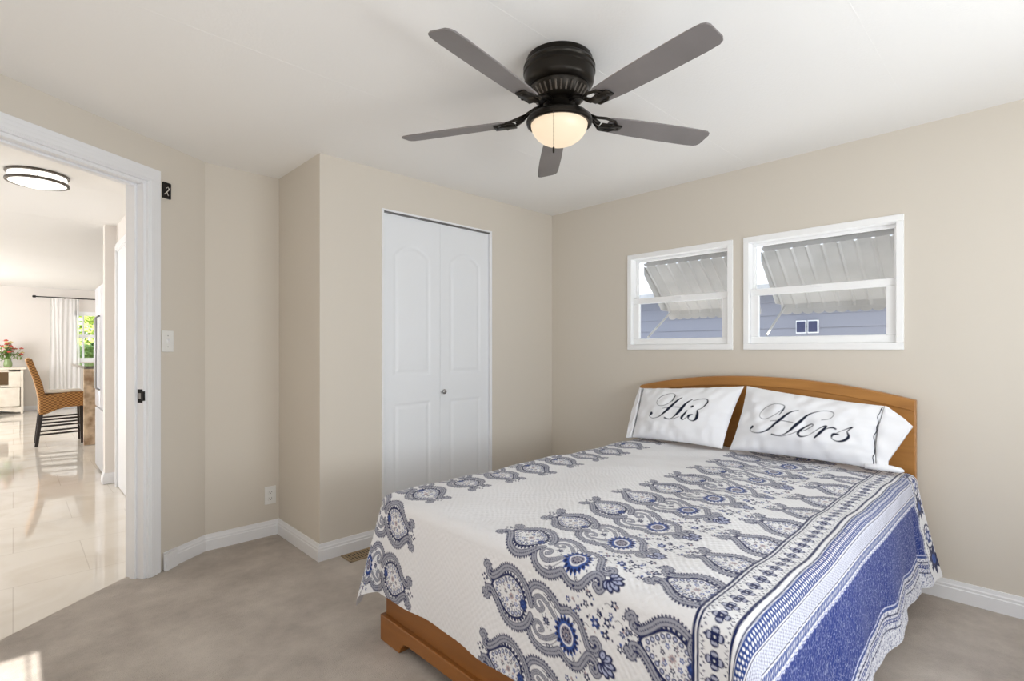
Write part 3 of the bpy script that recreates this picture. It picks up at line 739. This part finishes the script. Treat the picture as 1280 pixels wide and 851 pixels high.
def grid_object(name, X, Y, Z, uvs, cols, material, parent=None):
    a, b_ = X.shape; me = bpy.data.meshes.new(name); N = a*b_
    idx = np.arange(N, dtype=np.int32).reshape(a, b_)
    F = np.stack([idx[:-1, :-1], idx[1:, :-1], idx[1:, 1:], idx[:-1, 1:]], -1).reshape(-1, 4); nf = len(F)
    me.vertices.add(N); me.vertices.foreach_set('co', np.stack([X, Y, Z], -1).astype(np.float32).ravel())
    me.loops.add(nf*4); me.loops.foreach_set('vertex_index', F.ravel())
    me.polygons.add(nf); me.polygons.foreach_set('loop_start', np.arange(0, nf*4, 4, dtype=np.int32))
    try: me.polygons.foreach_set('loop_total', np.full(nf, 4, np.int32))
    except Exception: pass
    me.update(calc_edges=True); me.validate()
    me.polygons.foreach_set('use_smooth', np.ones(nf, bool))
    if cols is not None:
        at = me.color_attributes.new('print', 'FLOAT_COLOR', 'POINT'); c4 = np.ones((N, 4), np.float32); c4[:, :3] = np.clip(cols.reshape(-1, 3), 0, 1); at.data.foreach_set('color', c4.ravel())
    me.materials.append(material); o = bpy.data.objects.new(name, me); C.objects.link(o)
    if parent: o.parent = parent
    return o
def print_mat(name, rough, bs, strength, dist):
    m = mat(name, (255, 255, 255), rough, spec=.12, bump=(bs, strength, dist)); nt = m.node_tree
    nt.nodes['Principled BSDF'].inputs['Sheen Weight'].default_value = .22; nt.nodes['Principled BSDF'].inputs['Sheen Roughness'].default_value = .45
    at = nt.nodes.new('ShaderNodeAttribute'); at.attribute_name = 'print'; nt.links.new(at.outputs['Color'], nt.nodes['Principled BSDF'].inputs['Base Color']); return m
M['quilt'] = print_mat('printed_quilt_cotton', .9, 75, .5, .004)
qs = grid_object('bedspread', Xq, Yq, Zq, None, col, M['quilt'])
tag(qs, 'white and blue paisley quilted bedspread draped over the oak bed', 'bedspread')

# ---- pillows
def catmull_w(pts, n=7):
    P_ = [np.array(p, float) for p in pts]; out = []
    for i in range(len(P_)-1):
        p0 = P_[max(i-1, 0)]; p1 = P_[i]; p2 = P_[i+1]; p3 = P_[min(i+2, len(P_)-1)]
        for k in range(n):
            t = k/n; out.append(.5*((2*p1)+(p2-p0)*t+(2*p0-5*p1+4*p2-p3)*t*t+(3*p1-p0-3*p2+p3)*t**3))
    out.append(P_[-1]); return out
def ink(u, v, c, strokes, aa):
    """strokes: lists of (x, y, width)"""
    dmin = np.full(u.shape, 9.0)
    for st in strokes:
        q = catmull_w(st)
        for (ax, ay, aw), (bx, by, bw) in zip(q[:-1], q[1:]):
            ddx, ddy = bx-ax, by-ay; l2 = ddx*ddx+ddy*ddy+1e-12
            t = np.clip(((u-ax)*ddx+(v-ay)*ddy)/l2, 0, 1)
            dmin = np.minimum(dmin, np.hypot(u-ax-t*ddx, v-ay-t*ddy)-(aw+(bw-aw)*t)/2)
    a = np.clip(.5-dmin/aa, 0, 1)[..., None]; c[...] = c*(1-a)+lin((24, 30, 50))*a
# lettering, drawn in picture-crop pixels (x right, y down, width)
HERS = [
 [(168, 316, 16), (160, 320, 14), (150, 335, 4), (178, 352, 4), (230, 356, 6), (290, 331, 12), (340, 291, 17), (400, 247, 14), (440, 226, 7), (478, 216, 3)],
 [(352, 246, 4), (376, 214, 9), (386, 190, 6), (360, 178, 3), (310, 178, 3), (255, 195, 3), (220, 225, 3), (217, 255, 3), (245, 270, 3), (290, 260, 3), (335, 238, 3), (372, 210, 4)],
 [(292, 284, 3), (370, 282, 4), (446, 297, 4)],
 [(624, 279, 3), (670, 270, 3), (692, 246, 4), (680, 223, 4), (630, 218, 3), (570, 234, 7), (520, 264, 14), (470, 310, 19), (432, 344, 14), (392, 370, 6), (345, 379, 4), (308, 369, 9)],
 [(320, 372, 8), (370, 382, 4), (430, 372, 3), (478, 352, 3)],
 [(478, 360, 3), (530, 340, 4), (572, 316, 5), (562, 306, 6), (520, 324, 10), (482, 358, 17), (492, 384, 11), (535, 380, 4), (585, 352, 3)],
 [(585, 352, 3), (630, 322, 7), (652, 320, 12), (620, 356, 18), (582, 392, 10)], [(612, 364, 3), (655, 334, 5), (688, 326, 10), (706, 334, 10)],
 [(690, 372, 3), (740, 344, 3), (798, 320, 9), (772, 346, 6), (778, 378, 16), (752, 404, 16), (712, 410, 7), (682, 392, 5), (690, 368, 15), (722, 366, 6)]]
HIS = [
 [(214, 374, 26), (206, 382, 20), (195, 402, 6), (225, 421, 6), (290, 411, 8), (345, 375, 17), (400, 322, 24), (455, 275, 20), (522, 224, 6)],
 [(424, 256, 7), (436, 232, 13), (452, 198, 10), (430, 180, 5), (380, 186, 5), (310, 216, 5), (272, 265, 5), (286, 300, 5), (330, 306, 4), (380, 284, 4), (430, 242, 6)],
 [(330, 334, 4), (420, 318, 6), (524, 325, 7)],
 [(612, 238, 7), (572, 272, 14), (522, 326, 24), (474, 380, 24), (430, 418, 8), (390, 434, 6), (352, 424, 14)],
 [(370, 430, 5), (440, 432, 4), (490, 414, 4)],
 [(566, 352, 8), (540, 386, 18), (512, 424, 20), (526, 438, 7), (568, 410, 4)], [(608, 316, 18), (620, 309, 16)],
 [(618, 252, 4), (676, 234, 5), (736, 236, 8), (748, 262, 14), (722, 294, 12), (684, 326, 6), (654, 344, 8), (658, 378, 24), (646, 420, 26), (612, 444, 10), (576, 432, 8), (578, 402, 20), (612, 386, 6)]]
def pillow(name, label, corners, thick, strokes, cal, seed, nA, nB, hem_side, tune):
    """corners: 3-D bottom-left, bottom-right, top-right, top-left of the front seam line (left/right as in the photograph).
    cal: picture-crop pixels of those corners, for the printed lettering"""
    BL, BR, TR, TL = [np.array(c, float) for c in corners]
    ctr = (BL+BR+TR+TL)/4; nrm = np.cross(BR-BL, TL-BL); nrm /= np.linalg.norm(nrm)
    if nrm[0] > 0: nrm = -nrm                       # towards the foot of the bed
    root = empty(name, tuple((BL+BR)/2)); root_loc = (BL+BR)/2
    a = np.linspace(0, 1, nA); b_ = np.linspace(0, 1, nB); A, B_ = np.meshgrid(a, b_, indexing='ij')
    rs = np.random.RandomState(seed)
    def plane(A, B_): return (BL[None, None]*((1-A)*(1-B_))[..., None]+BR*(A*(1-B_))[..., None]+TR*(A*B_)[..., None]+TL*((1-A)*B_)[..., None])
    pin = .020
    Aw = A+pin*(A-.5)*-2*(4*B_*(1-B_)); Bw = B_+pin*1.2*(B_-.5)*-2*(4*A*(1-A))
    base = plane(Aw, Bw)
    ea = 1-np.abs(2*A-1)**2.6; eb = 1-np.abs(2*B_-1)**2.6
    prof = np.clip(ea*eb, 0, 1)**.55
    wr = np.zeros_like(A)
    for k in range(14):
        an = rs.uniform(0, 2*PI); fr = rs.uniform(2, 7); wr += rs.uniform(.3, 1)*np.sin((A*1.5*math.cos(an)+B_*math.sin(an))*2*PI*fr+rs.uniform(0, 6.28))/fr
    puck = np.sin(A*2*PI*11+2*np.sin(B_*9))*np.exp(-np.minimum(B_, 1-B_)/.10)+np.sin(B_*2*PI*8)*np.exp(-np.minimum(A, 1-A)/.08)
    front = base+nrm*((thick*prof+.009*wr*prof**.5+.003*puck*prof**.5)[..., None])
    back = base-nrm*((thick*.62*prof)[..., None])
    cols = np.empty(A.shape+(3,)); cols[:] = lin((238, 239, 243))
    # lettering: invert the bilinear picture-crop patch by mapping each vertex into crop pixels
    cBL, cBR, cTR, cTL = [np.array(c, float) for c in cal]
    tc_, ts_, tm_ = tune; cBL, cBR, cTR, cTL = [(np.array(tc_)+(c-np.array(tm_))/np.array(ts_)) for c in (cBL, cBR, cTR, cTL)]
    px = (cBL*((1-A)*(1-B_))[..., None]+cBR*(A*(1-B_))[..., None]+cTR*(A*B_)[..., None]+cTL*((1-A)*B_)[..., None])
    ink(px[..., 0], px[..., 1], cols, strokes, 5.0)
    f = front-root_loc; bk = back-root_loc
    X = np.concatenate([f[..., 0], bk[::-1, :, 0]], 0); Y = np.concatenate([f[..., 1], bk[::-1, :, 1]], 0); Z = np.concatenate([f[..., 2], bk[::-1, :, 2]], 0)
    wc = np.empty_like(cols); wc[:] = lin((238, 239, 243))
    body = grid_object('pillowcase', X, Y, Z, None, np.concatenate([cols, wc], 0), M['pillow_print'], root)
    return root, front-root_loc, body, root_loc, nrm, label
M['pillow_print'] = print_mat('printed_pillow_cotton', .85, 300, .12, .0008)
def sleeve(front, side, outer, th, root, rl, nrm, nm):
    """open end of the pillowcase: two cloth layers from the pillow's edge out to a free edge"""
    edge = front[-1] if side > 0 else front[0]; nb = len(edge)
    ob = np.array([o_[0] for o_ in outer]); op = np.array([o_[1:] for o_ in outer], float)-rl
    n = 12; rows_f = []; rows_b = []
    for i in range(n+1):
        t = i/n
        rf, rb = [], []
        for j in range(nb):
            bb = j/(nb-1); q = np.array([np.interp(bb, ob, op[:, c]) for c in range(3)])
            base = edge[j]*(1-t)+q*t
            bulge = th*math.sin(PI*bb)**.6*(.45+.55*(1-t))+.004*math.sin(7*bb*PI+3*t)+.004
            k = math.sin(PI*min(1, t*1.0+.12))**.5 if t < .5 else 1
            rf.append(base+nrm*bulge*max(k, .35)*(1-.45*t)); rb.append(base-nrm*(.004+.6*bulge*max(k, .35)*(1-.45*t)))
        rows_f.append(rf); rows_b.append(rb)
    G = np.array(rows_f+rows_b[::-1]); 
    return grid_object('pillowcase_sleeve', G[..., 0], G[..., 1], G[..., 2], None, None, M['linen'], root)
def hem_line(front, side, inset, root, b0, b1, nrm):
    na, nb = front.shape[:2]; pts = []
    for j in range(int(b0*(nb-1)), int(b1*(nb-1))+1):
        w = 1.5*math.sin(j*.13)+.9*math.sin(j*.31+1); i = min(max(inset+w*.6, 0), na-2); i0 = int(i); fr = i-i0
        i0_, i1_ = (na-1-i0, na-2-i0) if side > 0 else (i0, i0+1)
        pts.append(tuple(front[i0_, j]*(1-fr)+front[i1_, j]*fr+nrm*.002))
    return MB().tube(pts[::2], .0017, 6).build('hem_stitching', M['navy_thread'], root, smooth=True)

root, fr, body, rl, nrm, lab = pillow('pillow', '', [(2.885, 1.862, .622), (2.925, 1.285, .622), (3.035, 1.205, .980), (3.035, 1.878, .932)], .075, HIS,
    [(-15, 634), (882, 742), (1083, 85), (100, 124)], 3, 190, 130, -1, ((470, 312), (1.07, 1.12), (508, 352)))
tag(root, 'white pillow printed His on the left half of the bed', 'pillow', 'printed pillows on the bed')
sleeve(fr, -1, [(0, 2.87, 1.895, .618), (.5, 2.955, 1.905, .775), (1, 3.04, 1.900, .935)], .03, root, rl, nrm, 'l')
hem_line(fr, -1, 4, root, .80, .99, nrm)
root, fr, body, rl, nrm, lab = pillow('pillow', '', [(2.925, 1.245, .622), (2.955, .552, .622), (3.025, .532, .918), (3.035, 1.190, .982)], .082, HERS,
    [(10, 497), (963, 625), (1013, 195), (113, 67)], 8, 210, 130, 1, ((480, 297), (1.05, 1.09), (517, 338)))
tag(root, 'white pillow printed Hers, nearest the right side of the bed', 'pillow', 'printed pillows on the bed')
sl = sleeve(fr, 1, [(0, 2.965, .512, .632), (.18, 2.975, .512, .665), (.35, 2.99, .486, .715), (.66, 3.02, .426, .832), (.8, 3.026, .462, .866), (1, 3.032, .526, .916)], .035, root, rl, nrm, 'r')
hem_line(fr, 1, 3, root, .02, .99, nrm)
m = MB().tube([Vector(p)-Vector(rl) for p in ((2.94, .60, .632), (2.955, .55, .634), (2.97, .50, .630), (2.978, .465, .626), (2.98, .452, .624))], [.012, .016, .015, .012, .004], 10)
m.build('pillowcase_corner', M['linen'], root, smooth=True)

# ================================================================== ceiling fan
FC = (1.504, 1.293)
fan = empty('ceiling_fan', (FC[0], FC[1], H)); tag(fan, 'dark bronze flush mount ceiling fan with five blades and a lit glass bowl', 'ceiling fan')
prof = [(.0001, 0), (.124, 0), (.127, -.006), (.127, -.020), (.134, -.026), (.1375, -.034), (.134, -.040), (.1375, -.046), (.1375, -.056), (.134, -.060), (.132, -.088), (.127, -.100), (.118, -.106), (.112, -.110), (.0001, -.110)]
MB().lathe(prof, 64).build('motor_housing', M['bronze'], fan, autos=35)
mv = MB().lathe([(.0001, -.108), (.110, -.108), (.113, -.116), (.110, -.124), (.098, -.146), (.080, -.164), (.070, -.168), (.0001, -.168)], 64).build('motor_vent_ring', M['bronze'], fan, autos=35)
m = MB()
for k in range(32):
    a = 2*PI*k/32
    R_ = Matrix.Rotation(a, 4, 'Z') @ Matrix.Translation((.0985, 0, -.1405)) @ Matrix.Rotation(math.radians(-52), 4, 'Y')
    m2 = MB().box(-.017, .017, -.0035, .0035, -.003, .005).xform(R_); m.add(m2.v, m2.f)
m.build('vent_rib', M['hall_bronze'], mv, bevel=.001)
MB().lathe([(.0001, -.166), (.060, -.166), (.062, -.176), (.052, -.184), (.046, -.190), (.046, -.206), (.056, -.212), (.0001, -.212)], 40).build('switch_housing', M['bronze'], fan, autos=35)
lk = MB().lathe([(.040, -.205), (.085, -.212), (.112, -.220), (.124, -.230), (.1265, -.240), (.124, -.248), (.117, -.252), (.108, -.250), (.104, -.244), (.06, -.226)], 64).build('light_rim', M['bronze'], fan, autos=40)
MB().lathe([(.1085, -.246)]+[(.1085*math.cos(t), -.246-.082*math.sin(t)) for t in np.linspace(.05, PI/2-.001, 14)], 56).build('glass_bowl', M['lamp_glass'], fan, smooth=True)
# pull chain hanging in front of the bowl
fv = Vector((-FC[0], -FC[1])).normalized(); sv = Vector((fv.y, -fv.x))
cp = fv*.118+sv*.020
m = MB()
for k in range(30): m.sphere((cp.x, cp.y, -.236-k*.0048), .0019, 6, 4)
pc = m.build('pull_chain', M['hall_bronze'], fan, smooth=True)
MB().lathe([(.0001, -.378), (.0035, -.379), (.0045, -.390), (.003, -.400), (.0001, -.401)], 12, (cp.x, cp.y, 0)).build('chain_fob', M['bronze'], pc, smooth=True)
# blades
BR0, BR1 = .205, .665
def blade_mesh():
    out = []
    for r_, hw in ((BR0, .036), (BR0+.01, .042), (.30, .049), (.45, .053), (.60, .053), (.645, .050), (.658, .043), (BR1, .030)): out.append((r_, hw))
    poly = [(r_, hw, 0) for r_, hw in out]+[(r_, -hw, 0) for r_, hw in out[::-1]]
    return MB().extrude(poly, (0, 0, .006)).xform(Matrix.Translation((0, 0, -.222)) @ Matrix.Rotation(math.radians(-12), 4, 'X'))
def bracket_mesh():
    m = MB()
    m.tube([(.062, 0, -.172), (.095, 0, -.176), (.125, 0, -.190), (.150, 0, -.210), (.172, 0, -.222)], [.010, .009, .008, .008, .009], 10)
    for sg in (1, -1): m.tube([(.125, 0, -.190), (.150, .016*sg, -.206), (.185, .034*sg, -.220+.007*sg*-1), (.225, .030*sg, -.224-.006*sg), (.245, .010*sg, -.226)], [.005, .0055, .006, .0055, .005], 8)
    m.box(.175, .262, -.020, .020, -.231, -.225)
    for px_, py_ in ((.215, .022), (.215, -.022), (.250, 0)): m.sphere((px_, py_, -.229), .006, 8, 5, (1, 1, .6))
    return m
bb0 = br0 = None
for k in range(5):
    a = math.radians(-54+72*k-44.08)
    if k == 0:
        bb0 = blade_mesh().build('blade', M['blade'], fan, bevel=.002); br0 = bracket_mesh().build('blade_bracket', M['bronze'], bb0, smooth=True); bb0.rotation_euler.z = a
    else:
        b_ = bb0.copy(); C.objects.link(b_); b_.parent = fan; b_.rotation_euler.z = a
        c_ = br0.copy(); C.objects.link(c_); c_.parent = b_

# ================================================================== small things on the walls and floor
rzd = math.atan2(DD.y, DD.x)
q = dw(.747, -.001); jb = empty('junction_box', (q[0], q[1], 2.052), rzd); tag(jb, 'open black electrical box with loose white wires high beside the doorway', 'electrical box')
m = MB(); m.box(-.021, .021, -.004, 0, -.040, .040); m.build('box_back', M['dark_void'], jb)
m = MB(); m.box(-.023, -.019, -.012, 0, -.042, .042); m.box(.019, .023, -.012, 0, -.042, .042); m.box(-.023, .023, -.012, 0, .038, .042); m.box(-.023, .023, -.012, 0, -.042, -.038); m.build('box_rim', M['black'], jb)
m = MB(); m.tube([(-.012, -.006, -.022), (-.002, -.014, -.006), (.006, -.016, .006), (.004, -.012, .020), (-.004, -.008, .012)], .0022, 6); m.tube([(.006, -.016, .004), (.014, -.014, .018)], .002, 6); m.tube([(-.004, -.012, -.006), (.008, -.010, -.026)], .002, 6)
m.build('wire', M['copper'], jb, smooth=True)

q = dw(.757, 0); sw = empty('light_switch', (q[0], q[1], 1.236), rzd); tag(sw, 'white light switch plate on the wall beside the doorway', 'light switch')
MB().box(-.036, .036, -.006, 0, -.058, .058).build('cover_plate', M['plastic'], sw, bevel=.003)
MB().add([(-.006, -.006, -.012), (.006, -.006, -.012), (.006, -.006, .012), (-.006, -.006, .012), (-.0045, -.016, .004), (.0045, -.016, .004), (.0045, -.014, .010), (-.0045, -.014, .010)],
         [(0, 1, 5, 4), (1, 2, 6, 5), (2, 3, 7, 6), (3, 0, 4, 7), (4, 5, 6, 7), (3, 2, 1, 0)]).build('toggle', M['white'], sw)
for z in (-.030, .030): MB().sphere((0, -.006, z), .003, 8, 5).build('screw', M['nickel'], sw)

ol = empty('wall_outlet', (1.187, YA, .257)); tag(ol, 'white double power outlet low on the alcove wall', 'outlet')
MB().box(-.035, .035, -.006, 0, -.057, .057).build('cover_plate', M['plastic'], ol, bevel=.003)
for z in (-.020, .020):
    f = MB().box(-.015, .015, -.009, -.005, z-.0135, z+.0135).build('socket', M['plastic'], ol, bevel=.004)
    m = MB(); m.box(-.0075, -.0055, -.0095, -.0085, z-.002, z+.007); m.box(.0055, .0075, -.0095, -.0085, z-.002, z+.006); m.sphere((0, -.009, z-.007), .0026, 8, 5); m.build('slot', M['black'], f)

vt = empty('floor_vent', (1.50, 2.755, 0)); tag(vt, 'tan metal floor vent in the carpet beside the closet wall', 'floor vent')
m = MB(); vx, vy = .145, .062
m.box(-vx, vx, -vy, -vy+.014, 0, .006); m.box(-vx, vx, vy-.014, vy, 0, .006); m.box(-vx, -vx+.014, -vy, vy, 0, .006); m.box(vx-.014, vx, -vy, vy, 0, .006)
m.build('vent_frame', M['tan_metal'], vt, bevel=.002)
MB().box(-vx+.012, vx-.012, -vy+.012, vy-.012, -.001, .0012).build('duct_opening', M['dark_void'], vt)
m = MB()
for k in range(15):
    x_ = -vx+.022+k*.0175; m.add([(x_, -vy+.012, .0015), (x_+.008, -vy+.012, .0045), (x_+.008, vy-.012, .0045), (x_, vy-.012, .0015), (x_+.001, -vy+.012, .0005), (x_+.009, -vy+.012, .0035), (x_+.009, vy-.012, .0035), (x_+.001, vy-.012, .0005)],
        [(0, 1, 2, 3), (4, 7, 6, 5), (0, 4, 5, 1), (3, 2, 6, 7), (0, 3, 7, 4), (1, 5, 6, 2)])
m.box(-vx+.012, vx-.012, -.003, .003, .002, .005)
m.build('louvre', M['tan_metal'], vt)

# ================================================================== hall and living room beyond the doorway
hl = empty('hall_ceiling_light', (.112, 4.42, H)); tag(hl, 'round flush ceiling light with bronze rings in the hall', 'ceiling light')
MB().lathe([(.0001, 0), (.150, 0), (.154, -.004), (.154, -.012), (.148, -.015), (.0001, -.015)], 48).build('ceiling_plate', M['hall_bronze'], hl, autos=40)
MB().lathe([(.142, -.014), (.143, -.055), (.138, -.062), (.10, -.074), (.05, -.080), (.0001, -.082)], 48).build('glass_drum', M['hall_glass'], hl, autos=50)
rg = MB().lathe([(.143, -.050), (.154, -.050), (.156, -.056), (.154, -.063), (.140, -.064), (.143, -.050)], 48).build('lower_ring', M['hall_bronze'], hl, autos=40)
for k in range(3):
    a = .5+k*2*PI/3; MB().tube([(.148*math.cos(a), .148*math.sin(a), -.012), (.148*math.cos(a), .148*math.sin(a), -.052)], .003, 6).build('post', M['hall_bronze'], hl)

# refrigerator
rf = empty('refrigerator', (.95, 6.42, 0)); tag(rf, 'tall pale steel refrigerator just past the hall wall corner', 'refrigerator')
MB().box(-.30, .38, -.36, .36, .02, 1.80).build('cabinet_body', M['fridge_side'], rf, bevel=.006)
m = MB().box(-.345, -.302, -.36, -.002, .62, 1.815); m.build('door', M['fridge'], rf, bevel=.01)
m = MB().box(-.345, -.302, .002, .36, .62, 1.815); m.build('door', M['fridge'], rf, bevel=.01)
m = MB().box(-.345, -.302, -.36, .36, .02, .612); m.build('freezer_drawer', M['fridge'], rf, bevel=.01)
for y in (-.04, .04): MB().tube([(-.345, y, .80), (-.375, y, .82), (-.375, y, 1.50), (-.345, y, 1.52)], .009, 8).build('handle', M['nickel'], rf, smooth=True)
MB().box(-.30, .36, -.34, .34, 0, .03).build('toe_grille', M['black'], rf)

# kitchen island with waterfall end
il = empty('kitchen_island', (1.0, 9.2, 0)); tag(il, 'kitchen island with a brown granite waterfall end beside the wicker stool', 'island')
MB().box(-.37, .35, -.90, -.86, 0, .95).build('waterfall_end', M['granite'], il, bevel=.004)
MB().box(-.37, .35, -.90, 1.10, .95, .985).build('worktop', M['granite_top'], il, bevel=.004)
m = MB().box(-.02, .33, -.86, 1.06, .08, .95); m.build('base_cabinet', M['cream'], il, bevel=.003)
MB().box(.02, .30, -.85, 1.04, 0, .08).build('plinth', M['dark_wood'], il)

# wicker counter stool, facing the island
st = empty('counter_stool', (.44, 8.78, 0)); tag(st, 'woven wicker counter stool with dark legs tucked at the granite island', 'stool')
w2 = .21
def side_extrude(pts, ya, yb): return MB().extrude([(x, ya, z) for x, z in pts], (0, yb-ya, 0))
skirt = [(-.215, .385), (-.195, .38), (-.12, .405), (-.05, .440), (.03, .462), (.12, .470), (.22, .470), (.22, .655), (.10, .660), (-.05, .645), (-.19, .625), (-.215, .60)]
side_extrude(skirt, -w2, w2).build('seat', M['wicker'], st, bevel=.02)
back = [(-.215, .56), (-.235, .70), (-.262, .82), (-.300, .95), (-.335, 1.06), (-.325, 1.085), (-.295, 1.09), (-.272, 1.07), (-.245, .98), (-.205, .86), (-.175, .75), (-.155, .63)]
side_extrude(back, -w2, w2).build('backrest', M['wicker'], st, bevel=.015)
MB().box(-.15, .20, -.19, .19, .650, .675).build('seat_cushion', M['cream'], st, bevel=.01)
for sx_, x0_, x1_ in ((-1, -.185, -.235), (1, .19, .20)):
    for y in (-.18, .18):
        a_ = .022; b2 = .017
        m = MB().add([(x0_-a_, y-a_, .48), (x0_+a_, y-a_, .48), (x0_+a_, y+a_, .48), (x0_-a_, y+a_, .48), (x1_-b2, y-b2, 0), (x1_+b2, y-b2, 0), (x1_+b2, y+b2, 0), (x1_-b2, y+b2, 0)],
              [(0, 3, 2, 1), (4, 5, 6, 7), (0, 1, 5, 4), (1, 2, 6, 5), (2, 3, 7, 6), (3, 0, 4, 7)])
        m.build('leg', M['dark_wood'], st, bevel=.003)
for y in (-.18, .18):
    for z in (.14, .24, .32):
        xb = -.235+(.05*z/.48); MB().tube([(xb, y, z), (.198, y, z+.012)], .011, 6).build('stretcher', M['dark_wood'], st)
for z in (.20,): MB().tube([(.198, -.18, z), (.198, .18, z)], .011, 6).build('stretcher', M['dark_wood'], st)

# white console cabinet with open niche
cb = empty('console_cabinet', (-.36, 13.52, 0)); tag(cb, 'white console cabinet with an open niche against the far wall', 'cabinet')
m = MB(); m.box(-.50, -.46, -.22, .22, .0, .82); m.box(.46, .50, -.22, .22, .0, .82); m.box(-.46, .46, .19, .22, .08, .82); m.box(-.46, .46, -.22, .22, .50, .53); m.box(-.46, .46, -.20, .20, .10, .13); m.box(.30, .46, -.22, .2, .53, .82); m.box(-.02, .02, -.2, .2, .53, .82)
m.box(-.46, .46, -.22, .2, .78, .82)
m.build('carcass', M['cream'], cb, bevel=.004)
MB().box(-.53, .54, -.25, .23, .82, .86).build('cabinet_top', M['cream'], cb, bevel=.006)
MB().box(-.46, .30, .165, .19, .53, .78).build('niche_back', M['niche'], cb)
for xa, xb in ((-.45, .45),):
    f = MB().box(xa, xb, -.235, -.215, .14, .49).build('drawer', M['cream'], cb, bevel=.004); MB().sphere(((xa+xb)/2, -.245, .32), .015).build('knob', M['black_metal'], f, smooth=True)
pts = [(-.46, -.21, .10), (-.46, -.21, .03)]+[(-.40+.80*t, -.21, .03+.055*math.sin(PI*t)) for t in np.linspace(0, 1, 13)]+[(.46, -.21, .03), (.46, -.21, .10)]
MB().extrude(pts, (0, .02, 0)).build('apron', M['cream'], cb)

# flowers
fl = empty('flower_vase', (-.07, 13.50, .86)); tag(fl, 'vase of mixed coral and cream flowers on the white cabinet', 'flowers')
MB().lathe([(.0001, 0), (.045, 0), (.06, .03), (.062, .08), (.045, .14), (.05, .17), (.046, .165), (.04, .14), (.0001, .12)], 24).build('vase', M['vase'], fl, smooth=True)
rr_ = random.Random(11)
stems, leaves = MB(), MB(); blooms = []
for k in range(34):
    a = rr_.uniform(0, 2*PI); r_ = rr_.uniform(.02, .22); z = .50-.9*r_+rr_.uniform(-.10, .04)
    p_ = (r_*math.cos(a), r_*math.sin(a), z); stems.tube([(0, 0, .14), (p_[0]*.5, p_[1]*.5, z*.65), p_], .003, 5); blooms.append(p_)
    for j in range(7):
        c_ = Vector((p_[0]*.7+rr_.uniform(-.05, .05), p_[1]*.7+rr_.uniform(-.05, .05), z*.7+rr_.uniform(-.06, .06)))
        d_ = Vector((rr_.uniform(-1, 1), rr_.uniform(-1, 1), rr_.uniform(-.2, .8))).normalized(); s_ = d_.cross(Vector((0, 0, 1))).normalized()*.016
        leaves.add([c_, c_+d_*.03+s_, c_+d_*.075, c_+d_*.03-s_], [(0, 1, 2, 3)])
stems.build('stem', M['leaf'], fl); leaves.build('foliage', M['leaf'], fl)
for k, p_ in enumerate(blooms):
    m = MB()
    for j in range(7):
        a = j*2*PI/7; m.sphere((p_[0]+.018*math.cos(a), p_[1]+.018*math.sin(a), p_[2]), .016, 7, 5, (1, 1, .7))
    m.sphere((p_[0], p_[1], p_[2]+.006), .016, 7, 5)
    m.build('blossom', M[('petal_red', 'petal_pink', 'petal_yellow', 'petal_red')[k % 4]], fl, smooth=True)

# curtain and rod
rod = empty('curtain_rod', (1.3, 13.66, 2.227)); tag(rod, 'black curtain rod above the living room window', 'curtain rod')
MB().tube([(-.98, 0, 0), (.98, 0, 0)], .011, 10).build('pole', M['black_metal'], rod, smooth=True)
for sg in (-1, 1):
    MB().lathe([(.0001, -.02), (.02, -.02), (.024, 0), (.02, .03), (.0001, .034)], 16).xform(Matrix.Translation((1.0*sg, 0, 0)) @ Matrix.Rotation(PI/2*sg, 4, 'Y')).build('finial', M['black_metal'], rod, smooth=True)
    MB().tube([(.55*sg, 0, 0), (.55*sg, .14, -.01)], .007, 6).build('bracket', M['black_metal'], rod)
nx, nz = 90, 12; Cx, Cz = np.meshgrid(np.linspace(.52, .98, nx), np.linspace(.04, 2.212, nz), indexing='ij')
amp = .014*(.55+.45*(1-Cz/2.25))
cu = grid_object('curtain', Cx+.012*np.sin(Cz*2+Cx*20), 13.72+.8*amp*np.sin(Cx*2*PI/.066)+.008*np.sin(Cx*31+Cz), Cz, None, None, M['sheer'])
tag(cu, 'sheer white curtain panel hanging left of the living room window', 'curtain')

# garden trees seen through the far window
def tree(name, x, y, base, hgt, rad, seed, mt, label, nleaf):
    t = empty(name, (x, y, base)); tag(t, label, 'tree'); r = random.Random(seed)
    m = MB().tube([(0, 0, 0), (.05, 0, hgt*.4), (-.03, .05, hgt*.7)], [.09, .07, .04], 8)
    for k in range(5):
        a = k*1.3; m.tube([(0, 0, hgt*.4), (rad*.5*math.cos(a), rad*.5*math.sin(a), hgt*.75)], [.04, .02], 6)
    m.build('trunk', M['bark'], t)
    m = MB()
    for k in range(nleaf):
        v = Vector((r.gauss(0, 1), r.gauss(0, 1), r.gauss(0, 1))).normalized()*(r.random()**.4)
        c_ = Vector((v.x*rad, v.y*rad, hgt*.68+v.z*hgt*.36)); d_ = Vector((r.uniform(-1, 1), r.uniform(-1, 1), r.uniform(-1, .3))).normalized(); s_ = d_.orthogonal().normalized()*.045
        m.add([c_, c_+d_*.07+s_, c_+d_*.17, c_+d_*.07-s_], [(0, 1, 2, 3)])
    m.build('foliage', mt, t)
tree('garden_tree', 2.1, 18.2, -.5, 3.4, 1.0, 3, M['leaf_light'], 'yellow green leafy tree behind the upper panes of the far window', 2600)
tree('garden_shrub', 1.75, 16.4, -.5, 1.9, .9, 5, M['leaf'], 'dark green shrub behind the lower panes of the far window', 2400)
